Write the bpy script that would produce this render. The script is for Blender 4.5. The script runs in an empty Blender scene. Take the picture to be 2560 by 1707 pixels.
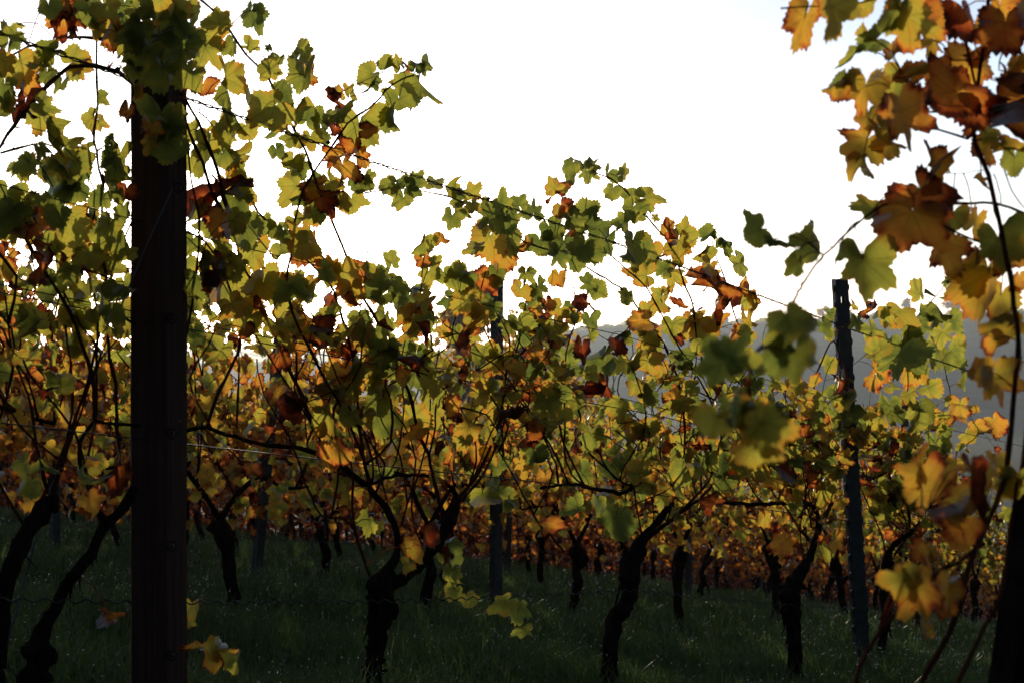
import bpy, math, random
import numpy as np
from mathutils import Vector, Matrix

# ------------------------------------------------------------------ camera, sky, sun, exposure
scene = bpy.context.scene
C = scene.collection
FN = 50 / 36 * 2560                      # focal length in photo pixels
cam_d = bpy.data.cameras.new('camera')
cam_d.lens = 50; cam_d.sensor_width = 36
cam_d.clip_start = 0.05; cam_d.clip_end = 6000
cam_d.dof.use_dof = True
cam_d.dof.focus_distance = 4.6
cam_d.dof.aperture_fstop = 8.0
cam = bpy.data.objects.new('camera', cam_d); C.objects.link(cam)
cam.location = (0, 0, 0); cam.rotation_euler = (math.pi / 2, 0, 0)
scene.camera = cam

SUN_AZ = math.radians(-9.5)              # to the left of the view axis
SUN_EL = math.radians(3.2)
world = bpy.data.worlds.new('World'); scene.world = world
world.use_nodes = True
wn = world.node_tree.nodes; wl = world.node_tree.links
bg = wn['Background']; bg.inputs['Strength'].default_value = 0.15
sky = wn.new('ShaderNodeTexSky'); sky.sky_type = 'NISHITA'
sky.sun_disc = False; sky.sun_elevation = SUN_EL; sky.sun_rotation = SUN_AZ
sky.air_density = 1.0; sky.dust_density = 1.5; sky.ozone_density = 3.0
# hazy air: the sky is brighter round the sun than behind the camera; camera white balance on the sky's colour
wtc = wn.new('ShaderNodeTexCoord'); wdot = wn.new('ShaderNodeVectorMath'); wdot.operation = 'DOT_PRODUCT'
wl.new(wtc.outputs['Generated'], wdot.inputs[0])
wdot.inputs[1].default_value = (math.sin(SUN_AZ), math.cos(SUN_AZ), 0.06)
wr = wn.new('ShaderNodeMapRange'); wr.interpolation_type = 'SMOOTHSTEP'
wr.inputs['From Min'].default_value = -0.1; wr.inputs['From Max'].default_value = 0.86
wr.inputs['To Min'].default_value = 0.30; wr.inputs['To Max'].default_value = 1.95
wl.new(wdot.outputs['Value'], wr.inputs['Value'])
wm = wn.new('ShaderNodeVectorMath'); wm.operation = 'SCALE'
wl.new(sky.outputs[0], wm.inputs[0]); wl.new(wr.outputs[0], wm.inputs['Scale'])
wt_ = wn.new('ShaderNodeVectorMath'); wt_.operation = 'MULTIPLY'; wt_.inputs[1].default_value = (0.90, 0.97, 1.14)
wsx = wn.new('ShaderNodeSeparateXYZ'); wl.new(wtc.outputs['Generated'], wsx.inputs[0])
whz = wn.new('ShaderNodeMapRange'); whz.inputs['From Min'].default_value = 0.0; whz.inputs['From Max'].default_value = 0.22
whz.inputs['To Min'].default_value = 1.8; whz.inputs['To Max'].default_value = 1.0; wl.new(wsx.outputs['Z'], whz.inputs['Value'])
wm2 = wn.new('ShaderNodeVectorMath'); wm2.operation = 'SCALE'; wl.new(wm.outputs[0], wm2.inputs[0]); wl.new(whz.outputs[0], wm2.inputs['Scale'])
whs = wn.new('ShaderNodeHueSaturation'); whs.inputs['Saturation'].default_value = 0.6; wl.new(wm2.outputs[0], whs.inputs['Color'])
wl.new(whs.outputs[0], wt_.inputs[0]); wl.new(wt_.outputs[0], bg.inputs[0])
S = Vector((math.sin(SUN_AZ) * math.cos(SUN_EL), math.cos(SUN_AZ) * math.cos(SUN_EL), math.sin(SUN_EL)))
sun_d = bpy.data.lights.new('sun', 'SUN'); sun_d.energy = 4.0; sun_d.angle = math.radians(0.6)
sun_d.color = (1.0, 0.86, 0.64)
sun = bpy.data.objects.new('sun', sun_d); C.objects.link(sun)
sun.rotation_euler = S.to_track_quat('Z', 'Y').to_euler(); sun.location = (-8, 40, 12)
scene.view_settings.view_transform = 'Standard'
scene.view_settings.look = 'None'
scene.view_settings.exposure = 0.4
scene.view_settings.gamma = 1
scene.view_settings.use_curve_mapping = False
scene.cycles.use_denoising = True
scene.cycles.max_bounces = 8
scene.cycles.diffuse_bounces = 3
scene.cycles.transmission_bounces = 6
scene.cycles.transparent_max_bounces = 8
scene.cycles.volume_bounces = 0
scene.cycles.sample_clamp_indirect = 4
scene.cycles.caustics_reflective = False
scene.cycles.caustics_refractive = False

# ------------------------------------------------------------------ site geometry
EU = np.array([0.633, 0.774]); EV = np.array([-0.774, 0.633])   # along a row (downhill), across the rows
ROW1 = 2.64; GAP = 2.0; SLOPE = 0.148
YAW = math.atan2(0.774, 0.633)
rng = np.random.default_rng(7)

def gz_uv(u, v):
    c = np.clip(u - 4, 0, 60); z = -0.64 - SLOPE * u - np.where(c < 16, .0022 * c * c, .0022 * 256 + .0704 * (c - 16))
    lo = -16.0
    return np.where(z > lo + 4, z, lo + 4 * np.exp(np.minimum(z - lo - 4, 0) / 4))
def xy(u, v): return u * EU[0] + v * EV[0], u * EU[1] + v * EV[1]
def W(u, v, h=0.0):
    x, y = xy(u, v); return np.array([x, y, float(gz_uv(u, v)) + h])
def P(nx, ny, d):                       # photo pixel + real distance -> world point
    return np.array([(nx - 1280) / FN * d, d, -(ny - 853.5) / FN * d])
def drow(nx, v=ROW1):
    t = (nx - 1280) / FN
    return v / (0.633 - 0.774 * t)
def upx(nx, v=ROW1):
    t = (nx - 1280) / FN; d = drow(nx, v); return d * (0.633 * t + 0.774)
OFF = {1: (0, 0), 2: (640, 0), 3: (1280, 0), 4: (1920, 0), 5: (0, 853), 6: (640, 853), 7: (1280, 853), 8: (1920, 853)}
KZ = 0.5447
def N(k, X, Y): return OFF[k][0] + X * KZ, OFF[k][1] + Y * KZ

# ------------------------------------------------------------------ materials
def newmat(name):
    m = bpy.data.materials.new(name); m.use_nodes = True
    nt = m.node_tree; nt.nodes.clear()
    return m, nt
def nd(nt, t, **kw):
    n = nt.nodes.new(t)
    for k, v in kw.items(): setattr(n, k, v)
    return n
def mth(nt, op, a, b=None, c=None, clamp=False):
    n = nt.nodes.new('ShaderNodeMath'); n.operation = op; n.use_clamp = clamp
    for i, x in enumerate((a, b, c)):
        if x is None: continue
        if isinstance(x, (int, float)): n.inputs[i].default_value = x
        else: nt.links.new(x, n.inputs[i])
    return n.outputs[0]
def ramp(nt, fac, stops):
    r = nt.nodes.new('ShaderNodeValToRGB'); e = r.color_ramp.elements
    while len(e) < len(stops): e.new(0.5)
    for i, (p, c) in enumerate(stops):
        e[i].position = p; e[i].color = (c[0], c[1], c[2], 1)
    nt.links.new(fac, r.inputs[0]); return r.outputs[0]

def leaf_material(name, veins=True):
    m, nt = newmat(name); L = nt.links
    hue = nd(nt, 'ShaderNodeAttribute', attribute_name='hue').outputs['Fac']
    lp = nd(nt, 'ShaderNodeAttribute', attribute_name='leafpos').outputs['Vector']
    sep = nd(nt, 'ShaderNodeSeparateXYZ'); L.new(lp, sep.inputs[0])
    lx, ly, le = sep.outputs
    geo = nd(nt, 'ShaderNodeNewGeometry')
    oi = nd(nt, 'ShaderNodeObjectInfo')
    tc = nd(nt, 'ShaderNodeTexCoord')
    n1 = nd(nt, 'ShaderNodeTexNoise'); n1.inputs['Scale'].default_value = 26; n1.inputs['Detail'].default_value = 4
    L.new(tc.outputs['Object'], n1.inputs['Vector'])
    n2 = nd(nt, 'ShaderNodeTexNoise'); n2.inputs['Scale'].default_value = 90; n2.inputs['Detail'].default_value = 3
    L.new(tc.outputs['Object'], n2.inputs['Vector'])
    jit = mth(nt, 'MULTIPLY_ADD', oi.outputs['Random'], 0.10, -0.05)
    v = mth(nt, 'ADD', hue, jit)
    v = mth(nt, 'ADD', v, mth(nt, 'MULTIPLY_ADD', n1.outputs[0], 0.5, -0.25))
    v = mth(nt, 'ADD', v, mth(nt, 'MULTIPLY_ADD', le, 0.14, -0.08))
    # dry margin: rust creeps in from the outline on leaves already turning
    mar = mth(nt, 'MULTIPLY', mth(nt, 'SUBTRACT', le, 0.72, clamp=True), mth(nt, 'SUBTRACT', n1.outputs[0], 0.44, clamp=True))
    v = mth(nt, 'ADD', v, mth(nt, 'MULTIPLY', mar, mth(nt, 'MULTIPLY_ADD', hue, 13.0, 1.0)))
    # rust freckles
    fr = mth(nt, 'MULTIPLY', mth(nt, 'SUBTRACT', n2.outputs[0], 0.66, clamp=True), 1.6)
    v = mth(nt, 'ADD', v, fr, clamp=True)
    vm = None
    if veins:
        ax = mth(nt, 'ABSOLUTE', lx)
        for a in (0, 48, 100):
            s, c = math.sin(math.radians(a)), math.cos(math.radians(a))
            cr = mth(nt, 'ABSOLUTE', mth(nt, 'SUBTRACT', mth(nt, 'MULTIPLY', ax, c), mth(nt, 'MULTIPLY', ly, s)))
            dt = mth(nt, 'GREATER_THAN', mth(nt, 'ADD', mth(nt, 'MULTIPLY', ax, s), mth(nt, 'MULTIPLY', ly, c)), 0.0)
            q = mth(nt, 'MULTIPLY', mth(nt, 'MULTIPLY_ADD', cr, -30.0, 1.0, clamp=True), dt)
            # side veins leave the main one at a slant
            vm = q if vm is None else mth(nt, 'MAXIMUM', vm, q)
        sv = mth(nt, 'SINE', mth(nt, 'MULTIPLY_ADD', ax, -26.0, mth(nt, 'MULTIPLY', ly, 36.0)))
        sv = mth(nt, 'MULTIPLY', mth(nt, 'SUBTRACT', sv, 0.86, clamp=True), 3.0)
        vm = mth(nt, 'MAXIMUM', vm, sv, clamp=True)
    trans = ramp(nt, v, [(0.0, (.13, .17, .032)), (0.14, (.26, .28, .042)), (0.30, (.42, .385, .05)), (0.46, (.54, .35, .04)),
                         (0.62, (.68, .32, .04)), (0.76, (.52, .14, .026)), (0.88, (.22, .035, .012)), (1.0, (.07, .018, .010))])
    refl = ramp(nt, v, [(0.0, (.035, .065, .018)), (0.2, (.07, .10, .025)), (0.45, (.19, .14, .03)), (0.65, (.20, .08, .02)),
                        (0.85, (.10, .025, .012)), (1.0, (.045, .02, .015))])
    if veins:
        mx = nd(nt, 'ShaderNodeMixRGB', blend_type='MULTIPLY'); L.new(mth(nt, 'MULTIPLY', vm, 0.6), mx.inputs[0])
        L.new(trans, mx.inputs[1]); mx.inputs[2].default_value = (.62, .42, .22, 1); trans = mx.outputs[0]
    d = nd(nt, 'ShaderNodeBsdfDiffuse'); L.new(refl, d.inputs[0])
    t = nd(nt, 'ShaderNodeBsdfTranslucent'); L.new(trans, t.inputs[0])
    mix = nd(nt, 'ShaderNodeMixShader'); mix.inputs[0].default_value = 0.63
    L.new(d.outputs[0], mix.inputs[1]); L.new(t.outputs[0], mix.inputs[2])
    g = nd(nt, 'ShaderNodeBsdfGlossy'); g.inputs['Roughness'].default_value = 0.5; g.inputs[0].default_value = (.8, .85, .8, 1)
    fre = nd(nt, 'ShaderNodeFresnel'); fre.inputs[0].default_value = 1.38
    bp = nd(nt, 'ShaderNodeBump'); bp.inputs['Strength'].default_value = 0.5; bp.inputs['Distance'].default_value = 0.004
    if veins: L.new(vm, bp.inputs['Height'])
    else: L.new(n2.outputs[0], bp.inputs['Height'])
    for q in (d, g): L.new(bp.outputs[0], q.inputs['Normal'])
    mix2 = nd(nt, 'ShaderNodeMixShader'); L.new(mth(nt, 'MULTIPLY', fre.outputs[0], 0.22), mix2.inputs[0])
    L.new(mix.outputs[0], mix2.inputs[1]); L.new(g.outputs[0], mix2.inputs[2])
    o = nd(nt, 'ShaderNodeOutputMaterial'); L.new(mix2.outputs[0], o.inputs[0])
    return m

def bark_material(name, c0, c1, scale=30, stretch=(1, 1, .25), rough=.85, bump=.6, dist=.01, matte=False):
    m, nt = newmat(name); L = nt.links
    tc = nd(nt, 'ShaderNodeTexCoord'); mp = nd(nt, 'ShaderNodeMapping'); mp.inputs['Scale'].default_value = stretch
    L.new(tc.outputs['Object'], mp.inputs[0])
    n = nd(nt, 'ShaderNodeTexNoise'); n.inputs['Scale'].default_value = scale; n.inputs['Detail'].default_value = 6; n.inputs['Roughness'].default_value = .65
    L.new(mp.outputs[0], n.inputs['Vector'])
    col = ramp(nt, n.outputs[0], [(.3, c0), (.7, c1)])
    if matte: b = nd(nt, 'ShaderNodeBsdfDiffuse'); L.new(col, b.inputs['Color'])
    else:
        b = nd(nt, 'ShaderNodeBsdfPrincipled'); b.inputs['Roughness'].default_value = rough
        b.inputs['Specular IOR Level'].default_value = .08; L.new(col, b.inputs['Base Color'])
    bp = nd(nt, 'ShaderNodeBump'); bp.inputs['Strength'].default_value = bump; bp.inputs['Distance'].default_value = dist
    L.new(n.outputs[0], bp.inputs['Height']); L.new(bp.outputs[0], b.inputs['Normal'])
    o = nd(nt, 'ShaderNodeOutputMaterial'); L.new(b.outputs[0], o.inputs[0]); return m

M_LEAF = leaf_material('vine_leaf', True)
M_LEAF_FAR = leaf_material('vine_leaf_small', False)
M_BARK = bark_material('vine_bark', (.010, .007, .005), (.045, .031, .023), 42, (1, 1, .3), matte=True, bump=1.0, dist=.015)
M_CANE = bark_material('cane_bark', (.045, .017, .010), (.12, .046, .026), 60, (1, 1, .3), .55, .3, .003, True)
M_STALK = bark_material('red_stalk', (.16, .03, .02), (.30, .10, .05), 40, (1, 1, 1), .5, .1, .001)
M_WOOD = bark_material('stained_post_wood', (.060, .031, .025), (.130, .070, .058), 26, (3, 3, .12), .75, .35, .004)
M_TREE = bark_material('tree_bark', (.03, .022, .015), (.09, .07, .05), 8)

def metal_material(name, c0, c1, rough, metal):
    m, nt = newmat(name); L = nt.links
    tc = nd(nt, 'ShaderNodeTexCoord')
    n = nd(nt, 'ShaderNodeTexNoise'); n.inputs['Scale'].default_value = 30; n.inputs['Detail'].default_value = 5
    L.new(tc.outputs['Object'], n.inputs['Vector'])
    b = nd(nt, 'ShaderNodeBsdfPrincipled'); b.inputs['Metallic'].default_value = metal; b.inputs['Roughness'].default_value = rough
    L.new(ramp(nt, n.outputs[0], [(.35, c0), (.65, c1)]), b.inputs['Base Color'])
    o = nd(nt, 'ShaderNodeOutputMaterial'); L.new(b.outputs[0], o.inputs[0]); return m
M_GALV = metal_material('weathered_galvanised_steel', (.07, .075, .085), (.10, .105, .115), .55, .6)
M_WIRE = metal_material('old_wire', (.025, .023, .022), (.05, .045, .042), .7, .3)

# ------------------------------------------------------------------ mesh helpers
def mesh_obj(name, verts, faces_flat, face_sizes, mat, parent=None, smooth=True, attrs=None):
    me = bpy.data.meshes.new(name)
    verts = np.asarray(verts, np.float32); nv = len(verts)
    me.vertices.add(nv); me.vertices.foreach_set('co', verts.ravel())
    faces_flat = np.asarray(faces_flat, np.int32); face_sizes = np.asarray(face_sizes, np.int32)
    me.loops.add(len(faces_flat)); me.loops.foreach_set('vertex_index', faces_flat)
    me.polygons.add(len(face_sizes))
    st = np.zeros(len(face_sizes), np.int32); st[1:] = np.cumsum(face_sizes)[:-1]
    me.polygons.foreach_set('loop_start', st)
    me.polygons.foreach_set('use_smooth', np.full(len(face_sizes), smooth, bool))
    for k, (typ, arr) in (attrs or {}).items():
        a = me.attributes.new(k, typ, 'POINT')
        a.data.foreach_set('value' if typ == 'FLOAT' else 'vector', np.asarray(arr, np.float32).ravel())
    me.update(calc_edges=True); me.validate()
    me.materials.append(mat)
    o = bpy.data.objects.new(name, me); C.objects.link(o)
    if parent is not None: o.parent = parent
    return o

class MB:
    """collects quads and triangles for ONE mesh"""
    def __init__(s): s.v = []; s.f = []; s.n = 0
    def add(s, v, f):
        v = np.asarray(v, float); s.v.append(v)
        for q in f: s.f.append([i + s.n for i in q])
        s.n += len(v)
    def box(s, c, size, R=None):
        a = np.array([[x, y, z] for x in (-.5, .5) for y in (-.5, .5) for z in (-.5, .5)]) * np.array(size)
        if R is not None: a = a @ np.asarray(R).T
        s.add(a + np.array(c), [(0, 1, 3, 2), (4, 6, 7, 5), (0, 4, 5, 1), (2, 3, 7, 6), (0, 2, 6, 4), (1, 5, 7, 3)])
    def tube(s, pts, rad, n=6, noise=0.0, cap=True, rs=None):
        pts = np.asarray(pts, float); m = len(pts)
        rad = np.broadcast_to(np.asarray(rad, float), (m,)).copy()
        tan = np.gradient(pts, axis=0); tan /= np.linalg.norm(tan, axis=1)[:, None] + 1e-12
        ref = np.array([0.31, 0.87, 0.38]); 
        if abs(tan[0] @ ref) > .9: ref = np.array([1., 0, 0])
        a = np.cross(tan[0], ref); a /= np.linalg.norm(a)
        rings = []
        ang = np.arange(n) * 2 * math.pi / n
        for i in range(m):
            a = a - tan[i] * (a @ tan[i]); a /= np.linalg.norm(a) + 1e-12
            b = np.cross(tan[i], a)
            r = rad[i] * (1 + (noise * (rs or rng).standard_normal(n) if noise else 0))
            rings.append(pts[i] + np.outer(np.cos(ang) * r, a) + np.outer(np.sin(ang) * r, b))
        v = np.concatenate(rings); f = []
        for i in range(m - 1):
            for j in range(n):
                k = (j + 1) % n
                f.append((i * n + j, i * n + k, (i + 1) * n + k, (i + 1) * n + j))
        if cap:
            f.append(tuple(range(n))[::-1]); f.append(tuple((m - 1) * n + j for j in range(n)))
        s.add(v, f)
    def build(s, name, mat, parent=None, smooth=True, origin=None):
        v = np.concatenate(s.v)
        if origin is not None: v = v - np.asarray(origin)
        ff = [i for q in s.f for i in q]; fs = [len(q) for q in s.f]
        return mesh_obj(name, v, ff, fs, mat, parent, smooth)

def smooth_path(pts, step=0.03, wob=0.0, rs=None):
    """Catmull-Rom through the points; columns beyond xyz (radius) are carried along"""
    p = np.asarray(pts, float)
    if len(p) < 2: return p
    q = np.vstack([2 * p[0] - p[1], p, 2 * p[-1] - p[-2]])
    out = []
    for i in range(1, len(q) - 2):
        L = np.linalg.norm(q[i + 1][:3] - q[i][:3]); k = max(2, int(L / step))
        t = np.linspace(0, 1, k, endpoint=False)[:, None]
        out.append(.5 * ((2 * q[i]) + (-q[i - 1] + q[i + 1]) * t + (2 * q[i - 1] - 5 * q[i] + 4 * q[i + 1] - q[i + 2]) * t ** 2
                         + (-q[i - 1] + 3 * q[i] - 3 * q[i + 1] + q[i + 2]) * t ** 3))
    out.append(q[-2][None]); o = np.concatenate(out)
    if wob: o[:, :3] += (rs or rng).standard_normal((len(o), 3)) * wob
    return o

def tag(o, label=None, cat=None, group=None, kind=None):
    if label: o['label'] = label
    if cat: o['category'] = cat
    if group: o['group'] = group
    if kind: o['kind'] = kind
    return o
def empty(name, loc, label=None, cat=None, group=None, rz=0.0):
    o = bpy.data.objects.new(name, None); C.objects.link(o)
    o.location = tuple(loc); o.rotation_euler = (0, 0, rz); o.empty_display_size = .1
    return tag(o, label, cat, group)

# ------------------------------------------------------------------ vine leaf templates
LOBE = [(0, 1), (8, .97), (16, .88), (24, .78), (30, .74), (37, .80), (47, .92), (55, .95), (64, .90), (74, .78), (84, .70), (96, .76), (108, .80),
        (122, .77), (138, .68), (152, .58), (164, .44), (172, .26), (180, .05)]
def leaf_template(nout, seed, fold=0., cup=0., wave=.05, curl=0., sinus=1.0, mid=True, teeth=.07, twist=0.):
    r_ = np.random.default_rng(seed)
    th = np.linspace(-math.pi, math.pi, nout, endpoint=False) + math.pi / nout
    a = np.degrees(np.abs(th))
    ca = np.array([p[0] for p in LOBE], float); cr = np.array([p[1] for p in LOBE], float)
    ca = ca + np.sin(ca * math.pi / 180) * r_.uniform(-9, 9) + np.sin(ca * math.pi / 90) * r_.uniform(-5, 5); cr = cr * (1 + .10 * np.sin(ca / 180 * math.pi * 2 + r_.uniform(0, 6)))
    r = np.interp(a, ca, cr)
    r = np.where((a > 12) & (a < 125), .86 + (r - .86) * sinus, r)
    asym = 1 + .16 * np.sin(th + r_.uniform(0, 6)) + .06 * np.sin(3 * th + r_.uniform(0, 6))
    r = r * asym
    r = r * (1 + .07 * np.sin(4 * th + r_.uniform(0, 6)) + .05 * np.sin(7 * th + r_.uniform(0, 6)))
    tz = teeth * np.where(a < 160, 1, .3) * r_.uniform(.35, 1.6, nout)
    r = r * (1 + np.where(np.arange(nout) % 2 == 0, tz, -tz * .7))
    X = np.sin(th) * r; Y = np.cos(th) * r
    v = [np.array([[0., 0., 0.]])]
    if mid:
        m_ = nout // 2
        xm = np.sin(th[::2]) * np.minimum(r[::2], r[1::2]) * .55; ym = np.cos(th[::2]) * np.minimum(r[::2], r[1::2]) * .55
        v.append(np.stack([xm, ym, np.zeros(m_)], 1))
    v.append(np.stack([X, Y, np.zeros(nout)], 1))
    v = np.concatenate(v)
    edge = np.concatenate([[0.], np.full(nout // 2, .55) if mid else [], np.ones(nout)])
    lp = np.stack([v[:, 0], v[:, 1], edge], 1)
    x, y = v[:, 0].copy(), v[:, 1].copy(); rr = np.hypot(x, y)
    z = fold * np.abs(x) - cup * rr ** 2
    ph = r_.uniform(0, 6, 4)
    z += wave * rr * np.sin(3 * np.arctan2(x, y) + ph[0]) + wave * .8 * rr * np.sin(5 * np.arctan2(x, y) + ph[1]) + wave * .5 * np.sin(7 * x + ph[2]) * np.sin(6 * y + ph[3])
    xn = x / math.sqrt(1 + fold * fold); 
    if curl:                                   # bend about the x axis along the blade
        ang = curl * y; sc = np.where(np.abs(ang) > 1e-4, np.sin(ang) / np.where(np.abs(ang) > 1e-4, ang, 1), 1)
        yy = y * sc - z * np.sin(ang); zz = y * np.where(np.abs(ang) > 1e-4, (1 - np.cos(ang)) / np.where(np.abs(ang) > 1e-4, ang, 1), 0) + z * np.cos(ang)
        y, z = yy, zz
    if twist:
        t = twist * y; xn, z = xn * np.cos(t) - z * np.sin(t), xn * np.sin(t) + z * np.cos(t)
    V = np.stack([xn, y, z], 1)
    V[:, 1] -= .22                              # origin near the centre of the blade
    base = V[0].copy()
    F = []
    if mid:
        m_ = nout // 2; o = 1 + m_
        for i in range(m_):
            j = (i + 1) % m_
            F += [(0, 1 + i, 1 + j)] if i != m_ - 1 else []
            F += [(1 + i, o + 2 * i, o + 2 * i + 1)]
            if i != m_ - 1: F += [(1 + i, o + 2 * i + 1, 1 + j), (1 + j, o + 2 * i + 1, o + (2 * i + 2) % nout)]
    else:
        for i in range(nout - 1): F.append((0, 1 + i, 2 + i))
    V /= 1.62; base /= 1.62
    return V, np.array(F, np.int32), lp, base

def template_set(nout, mid, teeth):
    q = np.random.default_rng(77); T = []
    for i in range(11): T.append(leaf_template(nout, 10 + i, fold=q.uniform(-.3, .5), cup=q.uniform(-.3, .6), wave=q.uniform(.07, .14), curl=q.uniform(-.7, 1.2),
                                               sinus=q.uniform(.4, 1.25), mid=mid, teeth=teeth * q.uniform(.7, 1.2), twist=q.uniform(-.5, .5)))
    for i in range(7): T.append(leaf_template(nout, 30 + i, fold=q.uniform(.7, 1.7), cup=q.uniform(0, .6), wave=.13, curl=q.uniform(-.9, 1.3),
                                              sinus=q.uniform(.7, 1.2), mid=mid, teeth=teeth, twist=q.uniform(-.8, .8)))      # folded
    for i in range(5): T.append(leaf_template(nout, 50 + i, fold=q.uniform(1.1, 2.2), cup=q.uniform(.3, .9), wave=.26, curl=q.choice([-1, 1]) * q.uniform(1, 1.8),
                                              sinus=1.3, mid=mid, teeth=teeth * 1.2, twist=q.uniform(-1.6, 1.6)))  # withered
    for i in range(3): T.append(leaf_template(nout, 70 + i, fold=q.uniform(-.1, .25), cup=.15, wave=.09, curl=.4, sinus=1.9, mid=mid, teeth=teeth))  # deeply lobed
    return T
T_HI = template_set(60, True, .075)
T_MID = template_set(34, True, .095)
T_LOW = template_set(14, False, .13)
FLAT = list(range(11)); FOLD = list(range(11, 18)); WITHER = list(range(18, 23)); LOBED = [23, 24, 25]

class Leaves:
    def __init__(s, T): s.T = T; s.items = []
    def add(s, pos, tip, nor, size, hue, k):
        tip = np.asarray(tip, float); nor = np.asarray(nor, float)
        nor = nor - tip * (nor @ tip) / (tip @ tip + 1e-9); nor /= np.linalg.norm(nor) + 1e-9; tip = tip / (np.linalg.norm(tip) + 1e-9)
        R = np.stack([np.cross(tip, nor), tip, nor], 1)
        w_ = .82 + .30 * ((len(s.items) * .618) % 1); R = R * np.array([w_, 1.06 - .1 * w_, 1])[None]
        s.items.append((np.asarray(pos, float), R, size, hue, k))
        return np.asarray(pos) + R @ (s.T[k][3] * size)         # where the petiole joins
    def build(s, name, mat, parent=None, origin=None, stalks=None):
        V, F, H, LP = [], [], [], []; n = 0
        if stalks is not None and stalks.v:
            sv = np.concatenate(stalks.v); V.append(sv); H.append(np.full(len(sv), .84)); LP.append(np.full((len(sv), 3), .3))
            F.append(np.array([i for a, b, c, d in stalks.f for i in (a, b, c, a, c, d)], np.int32)); n = len(sv)
        for k, (tv, tf, lp, _) in enumerate(s.T):
            it = [i for i in s.items if i[4] == k]
            if not it: continue
            pos = np.array([i[0] for i in it]); R = np.array([i[1] for i in it]); sz = np.array([i[2] for i in it]); hu = np.array([i[3] for i in it])
            v = np.einsum('nij,vj->nvi', R, tv) * sz[:, None, None] + pos[:, None]
            m = len(tv); N_ = len(it)
            V.append(v.reshape(-1, 3)); F.append((tf[None] + (np.arange(N_) * m)[:, None, None] + n).reshape(-1))
            H.append(np.repeat(hu, m)); LP.append(np.tile(lp, (N_, 1))); n += m * N_
        V = np.concatenate(V); F = np.concatenate(F)
        if origin is not None: V = V - np.asarray(origin)
        return mesh_obj(name, V, F, np.full(len(F) // 3, 3), mat, parent, True,
                        {'hue': ('FLOAT', np.concatenate(H)), 'leafpos': ('FLOAT_VECTOR', np.concatenate(LP))})

def rand_leaf(r_, hue):
    """tip mostly hanging, blade facing any way with a liking for the light"""
    tip = np.array([r_.normal(0, .75), r_.normal(0, .45), -.75 + r_.normal(0, .5)])
    nor = np.array([r_.normal(0, .55), r_.choice([-1, 1]) * 1.0, r_.normal(0, .45)])
    if hue > .78: k = int(r_.choice(WITHER + FOLD))
    else: k = int(r_.choice(FLAT + FLAT + FOLD + LOBED[:2]))
    return tip, nor, k

# ------------------------------------------------------------------ ground, hill
def ground():
    rad = np.concatenate([[0], np.geomspace(.5, 120, 60), np.geomspace(140, 2600, 22)])
    na = 120; th = np.arange(na) * 2 * math.pi / na
    v = [(0, 0, float(gz_uv(0, 0)))]
    for r in rad[1:]:
        x, y = r * np.cos(th), r * np.sin(th)
        u = x * EU[0] + y * EU[1]; w = x * EV[0] + y * EV[1]
        z = gz_uv(np.maximum(u, -60), w)
        k = np.clip((r - 60) / 120, 0, 1); k = k * k * (3 - 2 * k)
        z = z * (1 - k) + (-16.0) * k
        v += list(zip(x, y, z))
    f = []
    for j in range(na): f.append((0, 1 + j, 1 + (j + 1) % na))
    for i in range(len(rad) - 2):
        a, b = 1 + i * na, 1 + (i + 1) * na
        for j in range(na):
            k = (j + 1) % na; f.append((a + j, b + j, b + k, a + k))
    m, nt = newmat('grassy_soil'); L = nt.links
    tc = nd(nt, 'ShaderNodeTexCoord')
    n = nd(nt, 'ShaderNodeTexNoise'); n.inputs['Scale'].default_value = 3.5; n.inputs['Detail'].default_value = 8
    L.new(tc.outputs['Object'], n.inputs['Vector'])
    n3 = nd(nt, 'ShaderNodeTexNoise'); n3.inputs['Scale'].default_value = 60; n3.inputs['Detail'].default_value = 4
    L.new(tc.outputs['Object'], n3.inputs['Vector'])
    col = ramp(nt, n.outputs[0], [(.35, (.022, .030, .012)), (.55, (.030, .045, .016)), (.75, (.045, .038, .022))])
    b = nd(nt, 'ShaderNodeBsdfPrincipled'); b.inputs['Roughness'].default_value = .95; b.inputs['Specular IOR Level'].default_value = .15
    L.new(col, b.inputs['Base Color'])
    bp = nd(nt, 'ShaderNodeBump'); bp.inputs['Strength'].default_value = .8; bp.inputs['Distance'].default_value = .03
    L.new(n3.outputs[0], bp.inputs['Height']); L.new(bp.outputs[0], b.inputs['Normal'])
    o = nd(nt, 'ShaderNodeOutputMaterial'); L.new(b.outputs[0], o.inputs[0])
    ff = [i for q in f for i in q]; fs = [len(q) for q in f]
    tag(mesh_obj('ground', np.array(v), ff, fs, m), kind='structure')
ground()

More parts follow.
